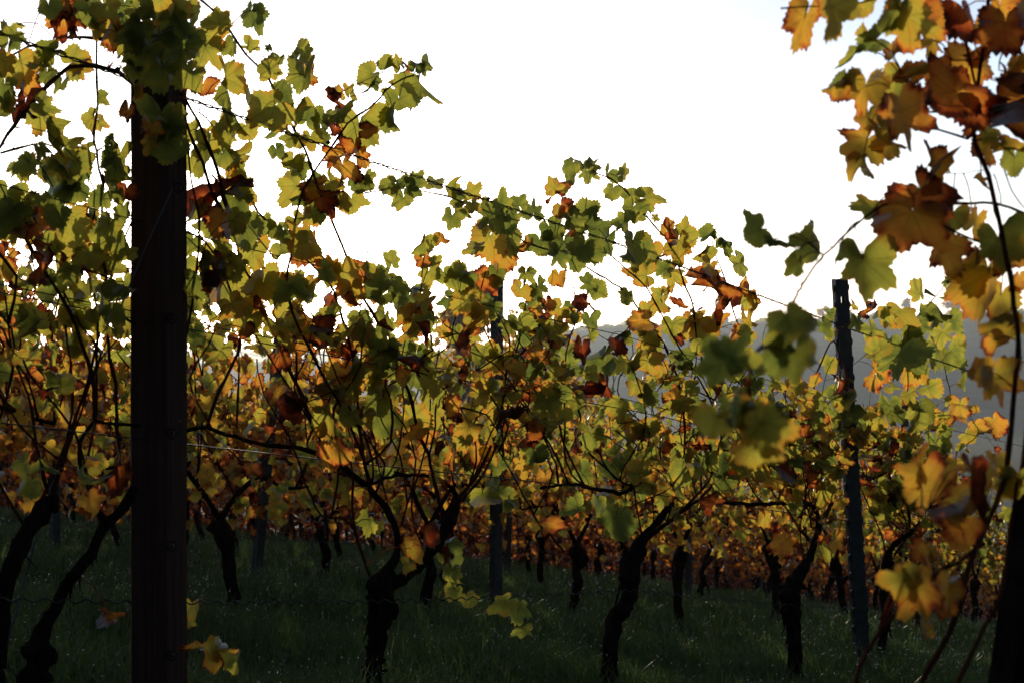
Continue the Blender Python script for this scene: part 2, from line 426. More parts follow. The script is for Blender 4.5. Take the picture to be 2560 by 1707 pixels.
RIDGE = [(-60, 2), (-40, -3), (-14, -9), (-8, -8), (-3, -4.5), (0, -1.5), (1.5, 3.0), (3.4, 6.4), (5.6, 6.9), (9, 7.6), (14, 9.6), (17, 10.4), (19.8, 11.6), (30, 17), (60, 24)]
def ridge_z(az): return np.interp(az, [a for a, _ in RIDGE], [z for _, z in RIDGE])
HILL_R = 620.0
def hill():
    az = np.linspace(-62, 62, 320); rr = np.array([300, 360, 420, 480, 530, 570, 600, 620, 640, 700, 800, 950])
    prof = np.array([0, .06, .18, .38, .60, .80, .95, 1.0, .98, .85, .5, 0])
    r_ = np.random.default_rng(3); v = []
    bumps = np.cumsum(r_.normal(0, .25, len(az))); bumps -= np.linspace(bumps[0], bumps[-1], len(az)); bumps = np.clip(bumps, -1.2, 1.2) * .5
    for i, (r, p) in enumerate(zip(rr, prof)):
        z = -17.5 + (ridge_z(az) + 17.5 + bumps + r_.normal(0, .25, len(az))) * p
        x = np.sin(np.radians(az)) * r; y = np.cos(np.radians(az)) * r
        v += list(zip(x, y, z))
    n = len(az); f = [(i * n + j, i * n + j + 1, (i + 1) * n + j + 1, (i + 1) * n + j) for i in range(len(rr) - 1) for j in range(n - 1)]
    m = bark_material('wooded_hillside', (.008, .014, .008), (.05, .055, .026), .12, (1, 1, 2), 1, .2, 1)
    tag(mesh_obj('hill', np.array(v), [i for q in f for i in q], [4] * len(f), m), kind='structure')
hill()

DW = 3.2; XW = 397                      # the wooden post: distance and photo column
# ------------------------------------------------------------------ row 1 (nearest), traced: canes as (vine, distance shift, [(region, X, Y)...], radius in mm)
VU = {'F': 1.30, 'A': 1.68, 'B': 2.67, 'C': 3.77, 'D': 4.98, 'E': 6.15}
CANES = [
 ('F', .06, [(1, 300, 1490), (5, 330, 160), (5, 330, 330), (5, 300, 500), (5, 240, 690)], 3.6),
 ('F', .0, [(1, 20, 1330), (5, 60, 60), (5, 130, 250), (5, 170, 480), (5, 220, 700)], 3.4),
 ('F', .1, [(1, 560, 1530), (5, 440, 120), (5, 370, 330), (5, 290, 560), (5, 250, 700)], 3.0),
 ('B', .00, [(2, -40, -100), (1, 920, 0), (1, 1010, 80), (1, 1090, 190), (1, 1175, 300), (2, 50, 350), (2, 120, 490), (2, 200, 640), (2, 240, 720), (2, 265, 810), (2, 330, 970), (2, 390, 1110), (2, 440, 1240), (2, 480, 1350), (2, 560, 1480), (6, 600, 0), (6, 650, 110), (6, 720, 280), (6, 740, 400), (6, 780, 490), (6, 800, 560), (6, 830, 690), (6, 860, 800)][1:], 4.6),
 ('B', -.05, [(2, 720, 345), (2, 660, 370), (2, 595, 415), (2, 545, 480), (2, 440, 550), (2, 400, 600), (2, 300, 740), (2, 215, 880), (2, 180, 1020), (2, 160, 1180), (2, 140, 1290), (2, 170, 1440), (2, 230, 1568), (6, 300, 150), (6, 370, 260), (6, 450, 430), (6, 500, 560), (6, 530, 690)], 3.8),
 ('B', .03, [(1, 1070, 1060), (1, 1100, 1180), (2, -5, 1320), (2, 60, 1470), (2, 100, 1568), (6, 170, 170), (6, 220, 260), (6, 260, 390), (6, 320, 490)], 4.4),
 ('B', -.04, [(2, 180, 1150), (2, 250, 1210), (2, 330, 1290), (2, 370, 1380), (2, 400, 1470), (6, 430, 0), (6, 460, 150), (6, 470, 330), (6, 490, 500), (6, 530, 690)], 4.4),
 ('B', .04, [(6, 890, 20), (6, 800, 80), (6, 640, 180), (6, 530, 260), (6, 470, 330)], 3.2),
 ('B', .02, [(6, 850, 0), (6, 810, 200), (6, 790, 420), (6, 760, 560), (6, 700, 740), (6, 670, 850)], 3.0),
 ('B', -.03, [(6, 0, 80), (6, 40, 250), (6, 150, 430), (6, 230, 650), (6, 300, 800), (6, 430, 830), (6, 520, 1080)], 3.0),
 ('B', .05, [(2, 640, 1300), (2, 520, 1480), (6, 380, 180), (6, 300, 340), (6, 230, 470)], 2.8),
 ('B', .0, [(6, 1150, 120), (6, 1120, 350), (6, 1060, 520), (6, 1000, 630), (6, 930, 720)], 5.0),
 ('B', .05, [(6, 1190, 60), (6, 1150, 330), (6, 1085, 520), (6, 1020, 640), (6, 945, 730)], 4.0),
 ('B', .02, [(2, 500, 885), (2, 600, 870), (2, 700, 870), (2, 900, 910), (2, 1020, 970), (2, 1175, 1060), (3, 60, 1110), (3, 240, 1175), (3, 330, 1220)], 3.2),
 ('C', .0, [(3, 330, 770), (3, 400, 800), (3, 480, 840), (3, 560, 920), (3, 600, 980), (3, 700, 1090), (3, 750, 1190), (3, 800, 1330), (3, 830, 1400), (3, 850, 1568), (7, 870, 90), (7, 800, 240), (7, 790, 330), (7, 790, 520), (7, 730, 680)], 3.9),
 ('C', .03, [(3, 190, 1140), (3, 240, 1175), (3, 330, 1220), (3, 430, 1280), (3, 520, 1340), (3, 570, 1400), (3, 640, 1500), (3, 690, 1568), (7, 740, 110), (7, 770, 210), (7, 790, 330)], 4.2),
 ('C', -.04, [(3, 460, 1180), (3, 540, 1250), (3, 620, 1330), (3, 680, 1430), (3, 750, 1568), (7, 800, 80), (7, 880, 210), (7, 925, 310), (7, 960, 420), (7, 900, 640), (7, 720, 830)], 4.0),
 ('C', .0, [(3, 230, 1190), (3, 280, 1320), (3, 300, 1450), (7, 260, 0), (7, 245, 130), (7, 240, 400), (7, 245, 540), (7, 300, 640), (7, 390, 680)], 3.2),
 ('C', .05, [(7, -40, 180), (7, 90, 350), (7, 150, 450), (7, 200, 560), (7, 215, 660)], 3.4),
 ('C', -.03, [(7, 400, 500), (7, 420, 560), (7, 470, 620), (7, 550, 660), (7, 590, 645)], 4.5),
 ('C', .0, [(7, -60, 500), (7, 20, 640), (7, 120, 830), (7, 200, 920), (7, 240, 960)], 3.4),
 ('C', .05, [(3, 80, 1240), (3, 60, 1420), (3, 30, 1568), (7, 0, 120)], 3.0),
 ('D', .0, [(3, 920, 1110), (3, 940, 1190), (3, 970, 1260), (3, 1000, 1360), (3, 1030, 1470), (3, 1070, 1568), (7, 1110, 200), (7, 1090, 420), (7, 1130, 600), (8, 30, 560), (8, 80, 640), (8, 130, 690), (8, 170, 740)], 3.6),
 ('D', .0, [(4, 345, 1690), (8, 300, 0), (8, 240, 110), (8, 210, 230), (8, 250, 400), (8, 285, 500), (8, 305, 640), (8, 290, 740), (8, 240, 850)], 4.6),
 ('D', .03, [(8, -30, 620), (8, 20, 690), (8, 80, 760), (8, 130, 840), (8, 210, 940)], 4.2),
 ('D', -.03, [(8, 20, 560), (8, 60, 620), (8, 170, 740), (8, 200, 850)], 3.2),
 ('E', .0, [(4, 800, 1330), (4, 700, 1440), (4, 650, 1500), (4, 640, 1568), (8, 640, 220), (8, 600, 480), (8, 560, 640), (8, 640, 860), (8, 580, 980)], 3.4),
 ('E', .0, [(8, 740, 0), (8, 800, 90), (8, 830, 210), (8, 850, 330), (8, 760, 330), (8, 700, 420), (8, 650, 620), (8, 650, 900)], 3.4),
 ('A', .05, [(1, 0, 280), (1, 80, 240), (1, 200, 200), (1, 390, 170), (1, 600, 195)], 4.0),
 ('A', -.03, [(1, -60, 760), (1, 0, 670), (1, 60, 580), (1, 150, 470), (1, 230, 380), (1, 320, 315), (1, 430, 305), (1, 540, 335), (1, 640, 400)], 5.2),
 ('A', .0, [(1, 450, 110), (1, 440, 220), (1, 445, 380), (1, 450, 480), (1, 430, 600), (1, 445, 700), (1, 470, 840), (1, 465, 1000), (1, 465, 1130), (1, 490, 1320), (1, 495, 1568), (5, 530, 200), (5, 540, 400), (5, 555, 650)], 4.0),
 ('A', .02, [(1, 610, 1000), (1, 540, 1180), (1, 490, 1330)], 3.4),
 ('A', .0, [(1, 20, 900), (1, 40, 980), (1, 130, 1130), (1, 230, 1280), (1, 320, 1430), (1, 370, 1568), (5, 420, 150), (5, 432, 360)], 4.6),
 ('A', .06, [(1, 470, 800), (1, 520, 900), (1, 560, 1000), (1, 530, 1180), (1, 480, 1400), (5, 400, 200), (5, 300, 480), (5, 180, 760), (5, 60, 1100), (5, 20, 1500)], 4.2),
 ('A', .1, [(1, 420, 900), (1, 360, 860), (1, 300, 720), (1, 200, 660), (1, 0, 700)], 2.6),
 ('B', -.08, [(1, 855, 460), (1, 910, 560), (1, 960, 680), (1, 1000, 790), (1, 1030, 900), (1, 1070, 1060)], 5.0),
 ('B', -.05, [(1, 830, 420), (1, 865, 610), (1, 930, 740), (1, 975, 890), (1, 1030, 1000)], 4.4),
 ('B', -.02, [(1, 862, 650), (1, 880, 830), (1, 915, 1000), (1, 905, 1200), (1, 880, 1400), (1, 850, 1568), (5, 845, 140), (5, 820, 330)], 3.8),
 ('B', .04, [(1, 910, 510), (1, 980, 590), (1, 1050, 700), (1, 1120, 810), (1, 1160, 930), (2, 40, 1010)], 3.0),
 ('B', .02, [(1, 850, 1060), (1, 940, 1110), (1, 1020, 1240), (1, 1080, 1400), (1, 1120, 1480), (1, 1100, 1568), (5, 1090, 60), (5, 1010, 230), (5, 950, 390)], 4.0),
 ('B', .06, [(5, 1100, 0), (5, 1095, 180), (5, 1085, 400)], 3.0),
]
ARMS = [  # older wood: (vine, shift, [(region, X, Y, radius in zoom px)...])
 ('B', .0, [(5, 700, 520, 7), (5, 780, 450, 9), (5, 855, 408, 10), (5, 950, 400, 10), (6, 0, 470, 10), (6, 70, 475, 11), (6, 200, 490, 11), (6, 330, 530, 13), (6, 440, 610, 14), (6, 520, 680, 16), (6, 590, 760, 17), (6, 640, 860, 17), (6, 650, 960, 18), (6, 620, 1030, 24), (6, 575, 1090, 36)]),
 ('B', .03, [(6, 530, 655, 7), (6, 620, 620, 9), (6, 720, 612, 9), (6, 800, 620, 9), (6, 870, 650, 10), (6, 915, 700, 12), (6, 930, 740, 14)]),
 ('B', .0, [(6, 930, 720, 16), (6, 900, 800, 26), (6, 880, 830, 34), (6, 850, 900, 30), (6, 770, 1010, 24), (6, 700, 1070, 26), (6, 620, 1120, 34)]),
 ('C', .0, [(7, 130, 672, 6), (7, 260, 655, 8), (7, 400, 680, 9), (7, 510, 694, 10), (7, 560, 665, 8), (7, 600, 640, 6)]),
 ('C', .0, [(7, 735, 740, 12), (7, 690, 800, 17), (7, 640, 860, 19), (7, 600, 900, 24), (7, 570, 960, 34)]),
 ('C', .05, [(7, 940, 640, 5), (7, 850, 730, 7), (7, 740, 810, 9), (7, 640, 890, 11), (7, 590, 940, 14)]),
 ('D', .0, [(7, 960, 738, 7), (7, 1080, 746, 9), (8, 0, 745, 9), (8, 120, 742, 10), (8, 200, 755, 10), (8, 225, 790, 11), (8, 230, 850, 13), (8, 205, 950, 17), (8, 170, 1020, 24), (8, 140, 1080, 32)]),
 ('D', .03, [(8, 290, 740, 9), (8, 240, 850, 11), (8, 200, 960, 15), (8, 160, 1050, 20)]),
 ('E', .0, [(8, 890, 905, 8), (8, 800, 880, 10), (8, 740, 840, 10), (8, 620, 900, 12), (8, 560, 960, 16), (8, 545, 1020, 22)]),
 ('A', .0, [(5, 440, 368, 8), (5, 530, 378, 8), (5, 620, 382, 8), (5, 700, 400, 7)]),
 ('A', .05, [(5, 432, 360, 8), (5, 390, 420, 10), (5, 360, 520, 10), (5, 420, 700, 12), (5, 480, 850, 16)]),
]
TRUNKS = {
 'F': [(5, 245, 690, 26), (5, 225, 740, 44), (5, 180, 800, 50), (5, 120, 880, 46), (5, 75, 970, 48), (5, 40, 1080, 44), (5, 10, 1200, 44), (5, -10, 1330, 48), (5, -30, 1480, 50)],
 'A': [(5, 610, 660, 22), (5, 560, 760, 26), (5, 480, 860, 28), (5, 420, 960, 30), (5, 340, 1080, 32), (5, 270, 1180, 33), (5, 210, 1290, 38), (5, 170, 1380, 55), (5, 190, 1450, 80), (5, 160, 1520, 70), (5, 120, 1600, 60)],
 'B': [(6, 590, 1075, 34), (6, 565, 1110, 58), (6, 570, 1170, 62), (6, 580, 1230, 60), (6, 575, 1290, 52), (6, 555, 1370, 42), (6, 545, 1470, 42), (6, 535, 1568, 46), (6, 525, 1700, 50)],
 'C': [(7, 585, 930, 26), (7, 560, 980, 42), (7, 545, 1050, 46), (7, 540, 1130, 42), (7, 520, 1200, 36), (7, 480, 1280, 36), (7, 455, 1360, 34), (7, 450, 1450, 32), (7, 440, 1568, 32), (7, 430, 1680, 36)],
 'D': [(8, 150, 1060, 28), (8, 120, 1110, 42), (8, 95, 1170, 46), (8, 100, 1240, 42), (8, 120, 1340, 30), (8, 122, 1450, 30), (8, 120, 1568, 32), (8, 120, 1620, 36)],
 'E': [(8, 555, 1000, 26), (8, 545, 1060, 28), (8, 540, 1150, 24), (8, 545, 1250, 22), (8, 530, 1350, 20), (8, 520, 1420, 20)],
}
KNOBS = {'F': [(5, 260, 770, 30), (5, 90, 1010, 24)], 'B': [(6, 640, 1240, 48), (6, 530, 1120, 34), (6, 610, 1285, 34)], 'C': [(7, 610, 970, 30), (7, 510, 1080, 22)], 'D': [(8, 70, 1160, 34), (8, 150, 1130, 26), (8, 60, 1240, 18)],
         'A': [(5, 250, 1440, 46), (5, 130, 1430, 40), (5, 320, 1080, 28)], 'E': [(8, 575, 1030, 20)]}

# leaves read off the photograph: region, X, Y, size, tip direction (deg, 90 = down), hue (0 green .5 yellow .75 rust 1 brown), style
f, g, w, l = 'f', 'g', 'w', 'l'       # flat, folded (g), withered, deeply lobed
LEAVES = [
 # cane tip against the sky, right of centre
 (3,275,765,112,110,.14,f),(3,300,745,85,200,.04,f),(3,345,745,75,-60,.08,g),(3,345,800,95,100,.2,f),(3,368,755,80,-50,.2,f),(3,435,810,100,100,.10,f),(3,510,800,85,-10,.3,f),(3,458,880,95,100,.22,f),
 (3,545,890,100,-70,.15,f),(3,625,910,120,-10,.3,f),(3,545,965,120,120,.12,f),(3,585,990,80,60,.24,f),(3,505,1025,100,120,.14,g),(3,655,1002,45,20,.35,f),
 (3,185,855,95,-130,.46,f),(3,195,893,70,170,.85,w),(3,235,965,95,70,.9,g),(3,215,970,80,120,.5,f),(3,262,960,90,-60,.72,g),
 (3,335,970,110,-70,.16,f),(3,345,1040,160,60,.03,f),(3,430,1120,150,90,.05,g),(3,555,1130,160,100,.14,g),(3,560,1180,100,90,.06,f),(3,100,960,115,-80,.06,f),(3,25,935,105,-110,.12,f),(3,180,1060,150,90,.05,f),(3,260,1060,100,100,.86,g),
 (3,240,1130,150,80,.04,f),(3,320,1150,150,110,.06,f),(3,130,1120,130,90,.08,f),(3,60,1130,120,120,.6,f),(3,410,1060,120,40,.05,f),(3,280,1010,120,60,.06,f),(3,390,1180,110,90,.1,f),(3,200,1180,120,110,.1,f),
 (3,765,1125,150,95,.40,l),(3,800,1075,110,-25,.34,f),(3,712,1045,90,-90,.55,g),(3,725,1050,70,-60,.74,w),(3,655,1190,120,150,.45,g),(3,745,1262,140,30,.36,f),(3,700,1235,90,-80,.16,f),(3,600,1265,130,180,.42,f),(3,695,1375,110,80,.36,g),(3,680,1345,80,-90,.4,g),
 (3,895,1085,85,-15,.1,g),(3,870,1160,115,125,.26,g),(3,905,1230,105,110,.5,f),(3,900,1265,100,80,.42,f),(3,975,1110,70,-60,.12,f),(3,990,1155,70,85,.16,g),(3,955,1120,50,150,.2,f),
 (3,1045,1225,115,70,.22,f),(3,1028,1180,75,-70,.16,g),(3,1090,1330,125,85,.55,w),(3,1080,1380,90,100,.3,f),(3,945,1340,130,70,.80,w),(3,930,1400,130,110,.82,w),(3,960,1290,80,20,.75,f),(3,915,1290,110,100,.5,f),
 (3,535,1370,80,110,.08,g),(3,520,1350,60,-90,.1,f),(3,820,1440,150,160,.58,w),(3,780,1400,90,180,.8,w),(3,880,1510,160,70,.42,f),(3,810,1500,130,110,.44,f),(3,930,1480,110,60,.5,f),
 (3,620,1435,110,-50,.34,f),(3,585,1475,130,180,.64,g),(3,490,1535,130,150,.1,g),(3,390,1335,110,30,.14,f),(3,345,1310,90,140,.08,f),(3,215,1275,85,90,.62,f),(3,160,1395,75,80,.8,f),(3,205,1425,100,150,.42,f),(3,355,1475,90,80,.15,f),(3,285,1450,90,100,.5,f),(3,350,1400,80,60,.92,w),
 (3,60,1270,100,100,.1,f),(3,120,1330,120,80,.08,f),(3,30,1340,110,110,.5,f),(3,80,1420,110,60,.12,f),(3,190,1500,120,80,.3,f),(3,110,1490,120,90,.45,f),(3,30,1500,130,90,.2,f),
 (3,1085,1480,100,70,.5,w),(3,1000,1530,120,100,.78,g),(3,1060,1520,90,80,.3,f),(3,735,1500,110,90,.3,f),(3,640,1550,110,90,.45,f),(3,1120,1380,60,70,.6,w),
 # tall cane left of centre
 (2,515,350,125,150,.24,f),(2,530,385,90,120,.05,g),(2,605,310,85,-35,.18,g),(2,655,285,75,-100,.3,f),(2,688,325,50,90,.72,w),(2,735,300,95,-80,.08,f),(2,755,400,165,80,.14,g),(2,775,305,70,50,.1,g),(2,660,480,170,80,.20,f),(2,635,545,110,95,.12,g),(2,628,590,50,90,.15,g),
 (2,372,425,100,-100,.46,f),(2,378,480,70,90,.88,w),(2,432,420,70,-75,.3,g),(2,470,600,210,85,.26,f),(2,512,600,95,10,.74,f),(2,445,690,120,110,.76,f),(2,480,720,90,60,.62,f),(2,360,720,115,150,.66,g),(2,400,780,130,70,.62,g),(2,490,850,115,20,.08,f),(2,470,810,80,80,.1,g),(2,440,930,115,90,.3,f),(2,515,820,80,-30,.25,f),
 (2,345,850,140,60,.34,f),(2,300,920,215,95,.06,f),(2,290,870,130,150,.74,f),(2,330,910,130,30,.8,g),(2,180,870,150,120,.30,f),(2,165,750,130,110,.24,f),(2,200,770,110,140,.05,g),(2,250,980,110,110,.3,f),(2,400,940,80,70,.4,f),
 (2,210,230,120,-80,.22,g),(2,235,320,130,60,.5,g),(2,220,370,170,100,.18,g),(2,200,470,130,110,.34,g),(2,240,300,45,0,.86,w),(2,60,305,125,-80,.26,f),(2,100,262,55,10,.05,g),(2,57,225,38,-120,.1,f),(2,80,320,90,20,.28,f),
 (2,60,500,210,150,.33,f),(2,120,430,110,-20,.1,f),(2,15,545,120,120,.36,f),(2,110,560,110,80,.1,f),(2,8,90,75,-60,.12,g),(2,10,40,60,-60,.12,f),
 (2,235,540,110,-80,.1,f),(2,295,555,95,-90,.06,f),(2,345,530,85,-70,.1,f),(2,250,640,95,80,.34,f),(2,160,640,90,100,.2,f),(2,380,530,110,-60,.14,g),(2,370,600,80,80,.95,w),(2,305,640,90,60,.1,g),(2,100,700,95,75,.08,g),(2,200,650,80,60,.3,f),
 # leaves riding the long horizontal cane
 (2,612,855,112,140,.22,f),(2,700,845,120,-60,.05,f),(2,725,830,110,-30,.1,f),(2,805,840,100,-10,.14,f),(2,672,925,105,100,.22,f),(2,640,840,80,100,.08,g),(2,905,875,100,-120,.26,f),(2,985,880,95,-40,.32,f),(2,925,930,120,160,.06,f),(2,1000,945,75,50,.28,f),(2,895,1005,115,110,.1,f),(2,945,970,90,100,.22,f),
 (2,1065,950,100,-120,.14,f),(2,1125,935,105,-80,.16,f),(2,1090,1000,150,90,.06,f),(2,1150,1010,120,80,.08,f),(2,1060,1100,160,130,.38,f),(2,1110,1180,160,90,.5,f),(2,1050,1290,130,140,.74,f),(2,1005,1140,100,170,.2,f),(2,1150,1100,140,60,.2,f),(2,1100,1270,110,100,.12,f),(2,1040,1040,70,90,.34,f),
 (2,755,1120,130,125,.24,g),(2,775,1195,90,60,.66,f),(2,785,1145,50,90,.9,w),(2,850,1095,90,50,.58,g),(2,790,1260,105,100,.24,f),(2,862,1262,90,70,.18,f),(2,910,1250,80,50,.2,f),(2,970,1265,80,-10,.06,f),(2,820,1195,60,-40,.16,f),(2,625,1200,80,-60,.16,f),(2,600,1260,80,140,.28,f),(2,520,1235,70,-40,.2,f),
 (2,965,1390,140,165,.34,f),(2,1030,1420,110,110,.2,f),(2,1000,1500,80,100,.5,w),(2,930,1540,90,60,.12,f),
 # mass below: between the sun and the centre
 (2,330,1230,130,-160,.46,f),(2,280,1140,160,80,.6,g),(2,400,1270,180,70,.42,f),(2,470,1250,110,20,.7,f),(2,340,1370,90,100,.82,f),(2,440,1340,140,80,.5,f),(2,460,1390,70,60,.8,w),(2,250,1290,90,140,.5,f),(2,560,1360,150,150,.06,f),(2,700,1390,230,95,.04,f),(2,640,1330,130,60,.08,f),(2,740,1330,100,-30,.14,f),(2,810,1440,100,80,.6,w),(2,650,1450,110,110,.5,g),(2,720,1510,110,110,.45,f),(2,780,1480,110,70,.16,f),(2,590,1460,120,100,.16,f),(2,480,1470,130,60,.12,f),(2,350,1450,100,150,.2,g),(2,260,1480,150,170,.66,g),(2,300,1500,110,20,.85,g),(2,430,1520,120,90,.3,f),(2,560,1530,110,60,.14,f),(2,230,1330,110,120,.16,f),(2,220,1350,80,60,.1,g),(2,90,1500,110,100,.3,f),(2,170,1540,110,60,.5,f),(2,360,1560,120,90,.2,f),
 (2,30,1030,110,-70,.2,f),(2,100,1060,110,90,.1,f),(2,130,1070,90,60,.1,f),(2,30,1190,160,90,.34,f),(2,90,1270,180,110,.36,f),(2,30,1330,200,100,.34,f),(2,110,1160,110,60,.2,f),(2,200,1260,60,0,.2,f),(2,210,1090,70,-60,.26,f),(2,215,1140,80,110,.3,f),
 # around the sun and right of the post
 (1,960,150,170,-30,.32,f),(1,1020,100,140,-70,.28,f),(1,935,240,170,120,.22,f),(1,1070,215,110,90,.22,g),(1,1145,70,130,100,.04,g),(1,1150,215,85,30,.22,f),(1,885,165,130,60,.12,f),(1,870,340,140,120,.24,f),(1,925,410,150,110,.7,f),(1,1035,340,130,-80,.3,g),(1,1040,440,160,95,.12,g),(1,1050,630,110,80,.26,f),(1,1110,712,95,180,.4,g),(1,1140,440,140,40,.28,f),(1,1100,570,130,60,.26,g),(1,1140,590,110,60,.34,f),
 (1,960,640,120,100,.26,f),(1,895,610,100,120,.3,f),(1,945,700,170,100,.22,f),(1,1030,720,120,60,.12,f),(1,1045,840,110,60,.5,f),(1,970,930,160,130,.92,w),(1,1000,850,80,-80,.9,w),(1,1090,930,210,60,.14,f),(1,1010,1010,150,110,.64,f),(1,880,740,110,90,.3,f),(1,1130,1060,190,80,.12,f),(1,895,960,120,90,.16,f),(1,960,1060,120,100,.12,f),(1,1000,1320,190,140,.6,f),(1,1090,1320,190,60,.24,f),(1,925,1170,150,95,.04,g),(1,875,1120,120,100,.14,f),(1,1030,1160,120,80,.2,f),(1,915,1300,140,90,.12,f),(1,1060,1230,150,60,.16,f),(1,880,1380,110,110,.2,f),(1,890,1540,120,80,.1,f),(1,990,1230,90,-30,.86,w),(1,1140,1520,110,80,.3,f),(1,1060,1010,130,60,.2,f),(1,1110,860,140,60,.3,f),(1,1000,590,100,80,.28,f),(1,1100,780,80,100,.2,g),
 # in front of the post head
 (1,690,60,150,100,.1,f),(1,640,150,150,110,.08,f),(1,720,190,190,95,.12,f),(1,830,240,210,85,.06,f),(1,790,110,170,80,.08,f),(1,670,260,170,110,.1,f),(1,750,330,150,90,.14,f),(1,740,560,190,95,.12,f),(1,790,600,170,80,.1,f),(1,765,680,160,90,.08,f),(1,700,600,110,100,.66,f),(1,685,655,90,110,.34,f),(1,810,530,120,60,.14,f),(1,588,520,95,90,.76,g),(1,630,60,140,100,.24,f),(1,600,230,120,110,.2,f),(1,560,190,130,110,.14,g),(1,520,160,120,90,.55,f),(1,800,40,110,-60,.4,g),(1,740,20,150,80,.5,f),(1,840,120,130,90,.06,f),(1,860,40,130,100,.3,g),(1,610,330,90,110,.1,f),(1,565,30,130,100,.1,f),(1,615,420,70,100,.4,g),
 # left of the post
 (1,30,150,140,-110,.14,f),(1,40,190,110,90,.05,g),(1,100,110,45,20,.3,g),(1,20,300,130,110,.4,f),(1,95,310,180,90,.42,f),(1,120,380,120,80,.62,f),(1,200,280,140,60,.24,f),(1,240,240,110,130,.06,f),(1,345,280,150,-10,.34,f),(1,370,330,120,80,.36,f),(1,215,350,110,100,.08,g),(1,270,400,90,100,.16,g),(1,210,590,190,70,.16,g),(1,180,540,150,90,.32,f),(1,195,485,110,30,.2,f),(1,310,665,115,-60,.24,f),(1,115,500,150,100,.92,w),(1,20,410,150,100,.06,f),(1,10,520,130,90,.1,f),(1,25,470,90,60,.3,f),
 (1,295,90,160,110,.72,f),(1,330,70,120,60,.8,w),(1,280,30,150,100,.76,f),(1,350,20,110,60,.82,f),(1,225,40,100,90,.12,f),(1,420,70,150,100,.06,f),(1,410,10,130,60,.14,f),(1,480,130,130,90,.5,f),(1,495,40,120,60,.4,f),(1,340,150,90,90,.86,w),(1,440,130,90,100,.3,f),(1,530,110,90,90,.06,g),
 (1,450,460,105,85,.12,g),(1,425,555,115,90,.32,f),(1,455,575,80,70,.28,g),(1,300,830,290,175,.03,f),(1,380,760,150,60,.26,f),(1,270,780,130,140,.3,f),(1,350,870,120,100,.4,f),(1,130,765,125,110,.14,f),(1,190,690,80,60,.1,g),(1,30,890,120,100,.06,f),(1,120,940,160,100,.3,f),(1,190,970,180,80,.26,f),(1,330,1030,180,90,.34,f),(1,390,680,80,20,.1,g),(1,520,655,100,-30,.06,f),(1,550,725,125,90,.28,f),(1,500,720,90,60,.14,g),(1,550,800,120,100,.22,f),(1,585,880,95,90,.80,f),(1,560,960,90,100,.12,f),(1,430,1190,130,120,.2,f),(1,500,1050,160,90,.14,f),(1,410,1060,100,100,.66,f),(1,460,900,120,110,.08,f),(1,540,1130,120,80,.2,f),(1,210,1115,110,100,.18,f),(1,30,1000,150,100,.04,f),(1,60,1080,110,80,.2,f),(1,400,1320,130,80,.24,f),(1,190,1265,130,100,.86,w),(1,285,1190,80,60,.84,w),(1,480,1390,200,170,.18,f),(1,570,1310,120,80,.2,f),(1,330,1250,100,80,.12,f),(1,570,1430,130,100,.28,f),(1,500,700,60,90,.1,g),(1,540,890,70,100,.1,f),(1,590,1180,90,90,.3,f),
 # loose low leaves
 (5,430,560,110,60,.3,f),(5,380,620,130,100,.2,f),(5,420,740,130,70,.58,f),(5,390,790,80,110,.74,f),(5,220,580,90,10,.14,g),(5,160,600,80,170,.2,g),(5,130,660,100,110,.12,f),(5,140,740,110,100,.6,f),(5,530,1262,90,20,.72,w),(5,985,1405,130,-40,.40,f),(5,970,1470,110,80,.62,f),(5,900,1410,90,170,.55,g),(5,1040,1430,70,90,.5,f),(5,1085,1480,110,100,.3,g),(5,885,1225,90,80,.36,f),(5,865,1300,60,80,.4,f),(5,205,240,80,150,.88,w),(5,900,280,100,60,.74,w),
 (6,520,830,130,110,.16,f),(6,700,960,110,120,.5,f),(6,730,920,90,60,.7,f),(6,690,1030,90,120,.4,f),(6,890,950,140,70,.06,f),(6,900,1060,110,90,.14,f),(6,905,1150,90,120,.16,f),(6,980,1185,100,60,.3,f),(6,1130,1200,110,150,.22,f),(6,780,900,100,60,.92,g),(6,870,990,110,110,.86,w),(6,725,845,60,60,.8,w),(6,735,90,190,80,.03,f),(6,830,230,140,80,.2,f),(6,870,310,110,90,.6,g),(6,970,400,120,120,.45,f),(6,900,540,100,90,.7,g),(6,110,310,150,85,.97,g),(6,120,80,130,60,.8,f),(6,245,180,90,80,.76,f),(6,275,195,80,100,.7,g),(6,410,130,150,80,.6,f),(6,370,170,90,100,.82,g),(6,550,340,170,95,.1,f),(6,410,260,80,80,.1,f),(6,580,100,140,90,.08,f),(6,940,95,80,10,.74,f),(6,985,50,80,90,.85,g),(6,1030,250,110,40,.3,f),(6,1000,310,100,120,.4,f),(6,1060,40,100,60,.3,f),(6,900,200,80,-30,.97,g),(6,830,280,80,80,.92,w),(6,160,20,100,90,.6,f),(6,300,410,80,90,.5,f),(6,1100,700,130,90,.12,f),(6,1040,710,120,100,.3,f),(6,640,500,100,90,.5,f),(6,200,270,90,60,.8,w),
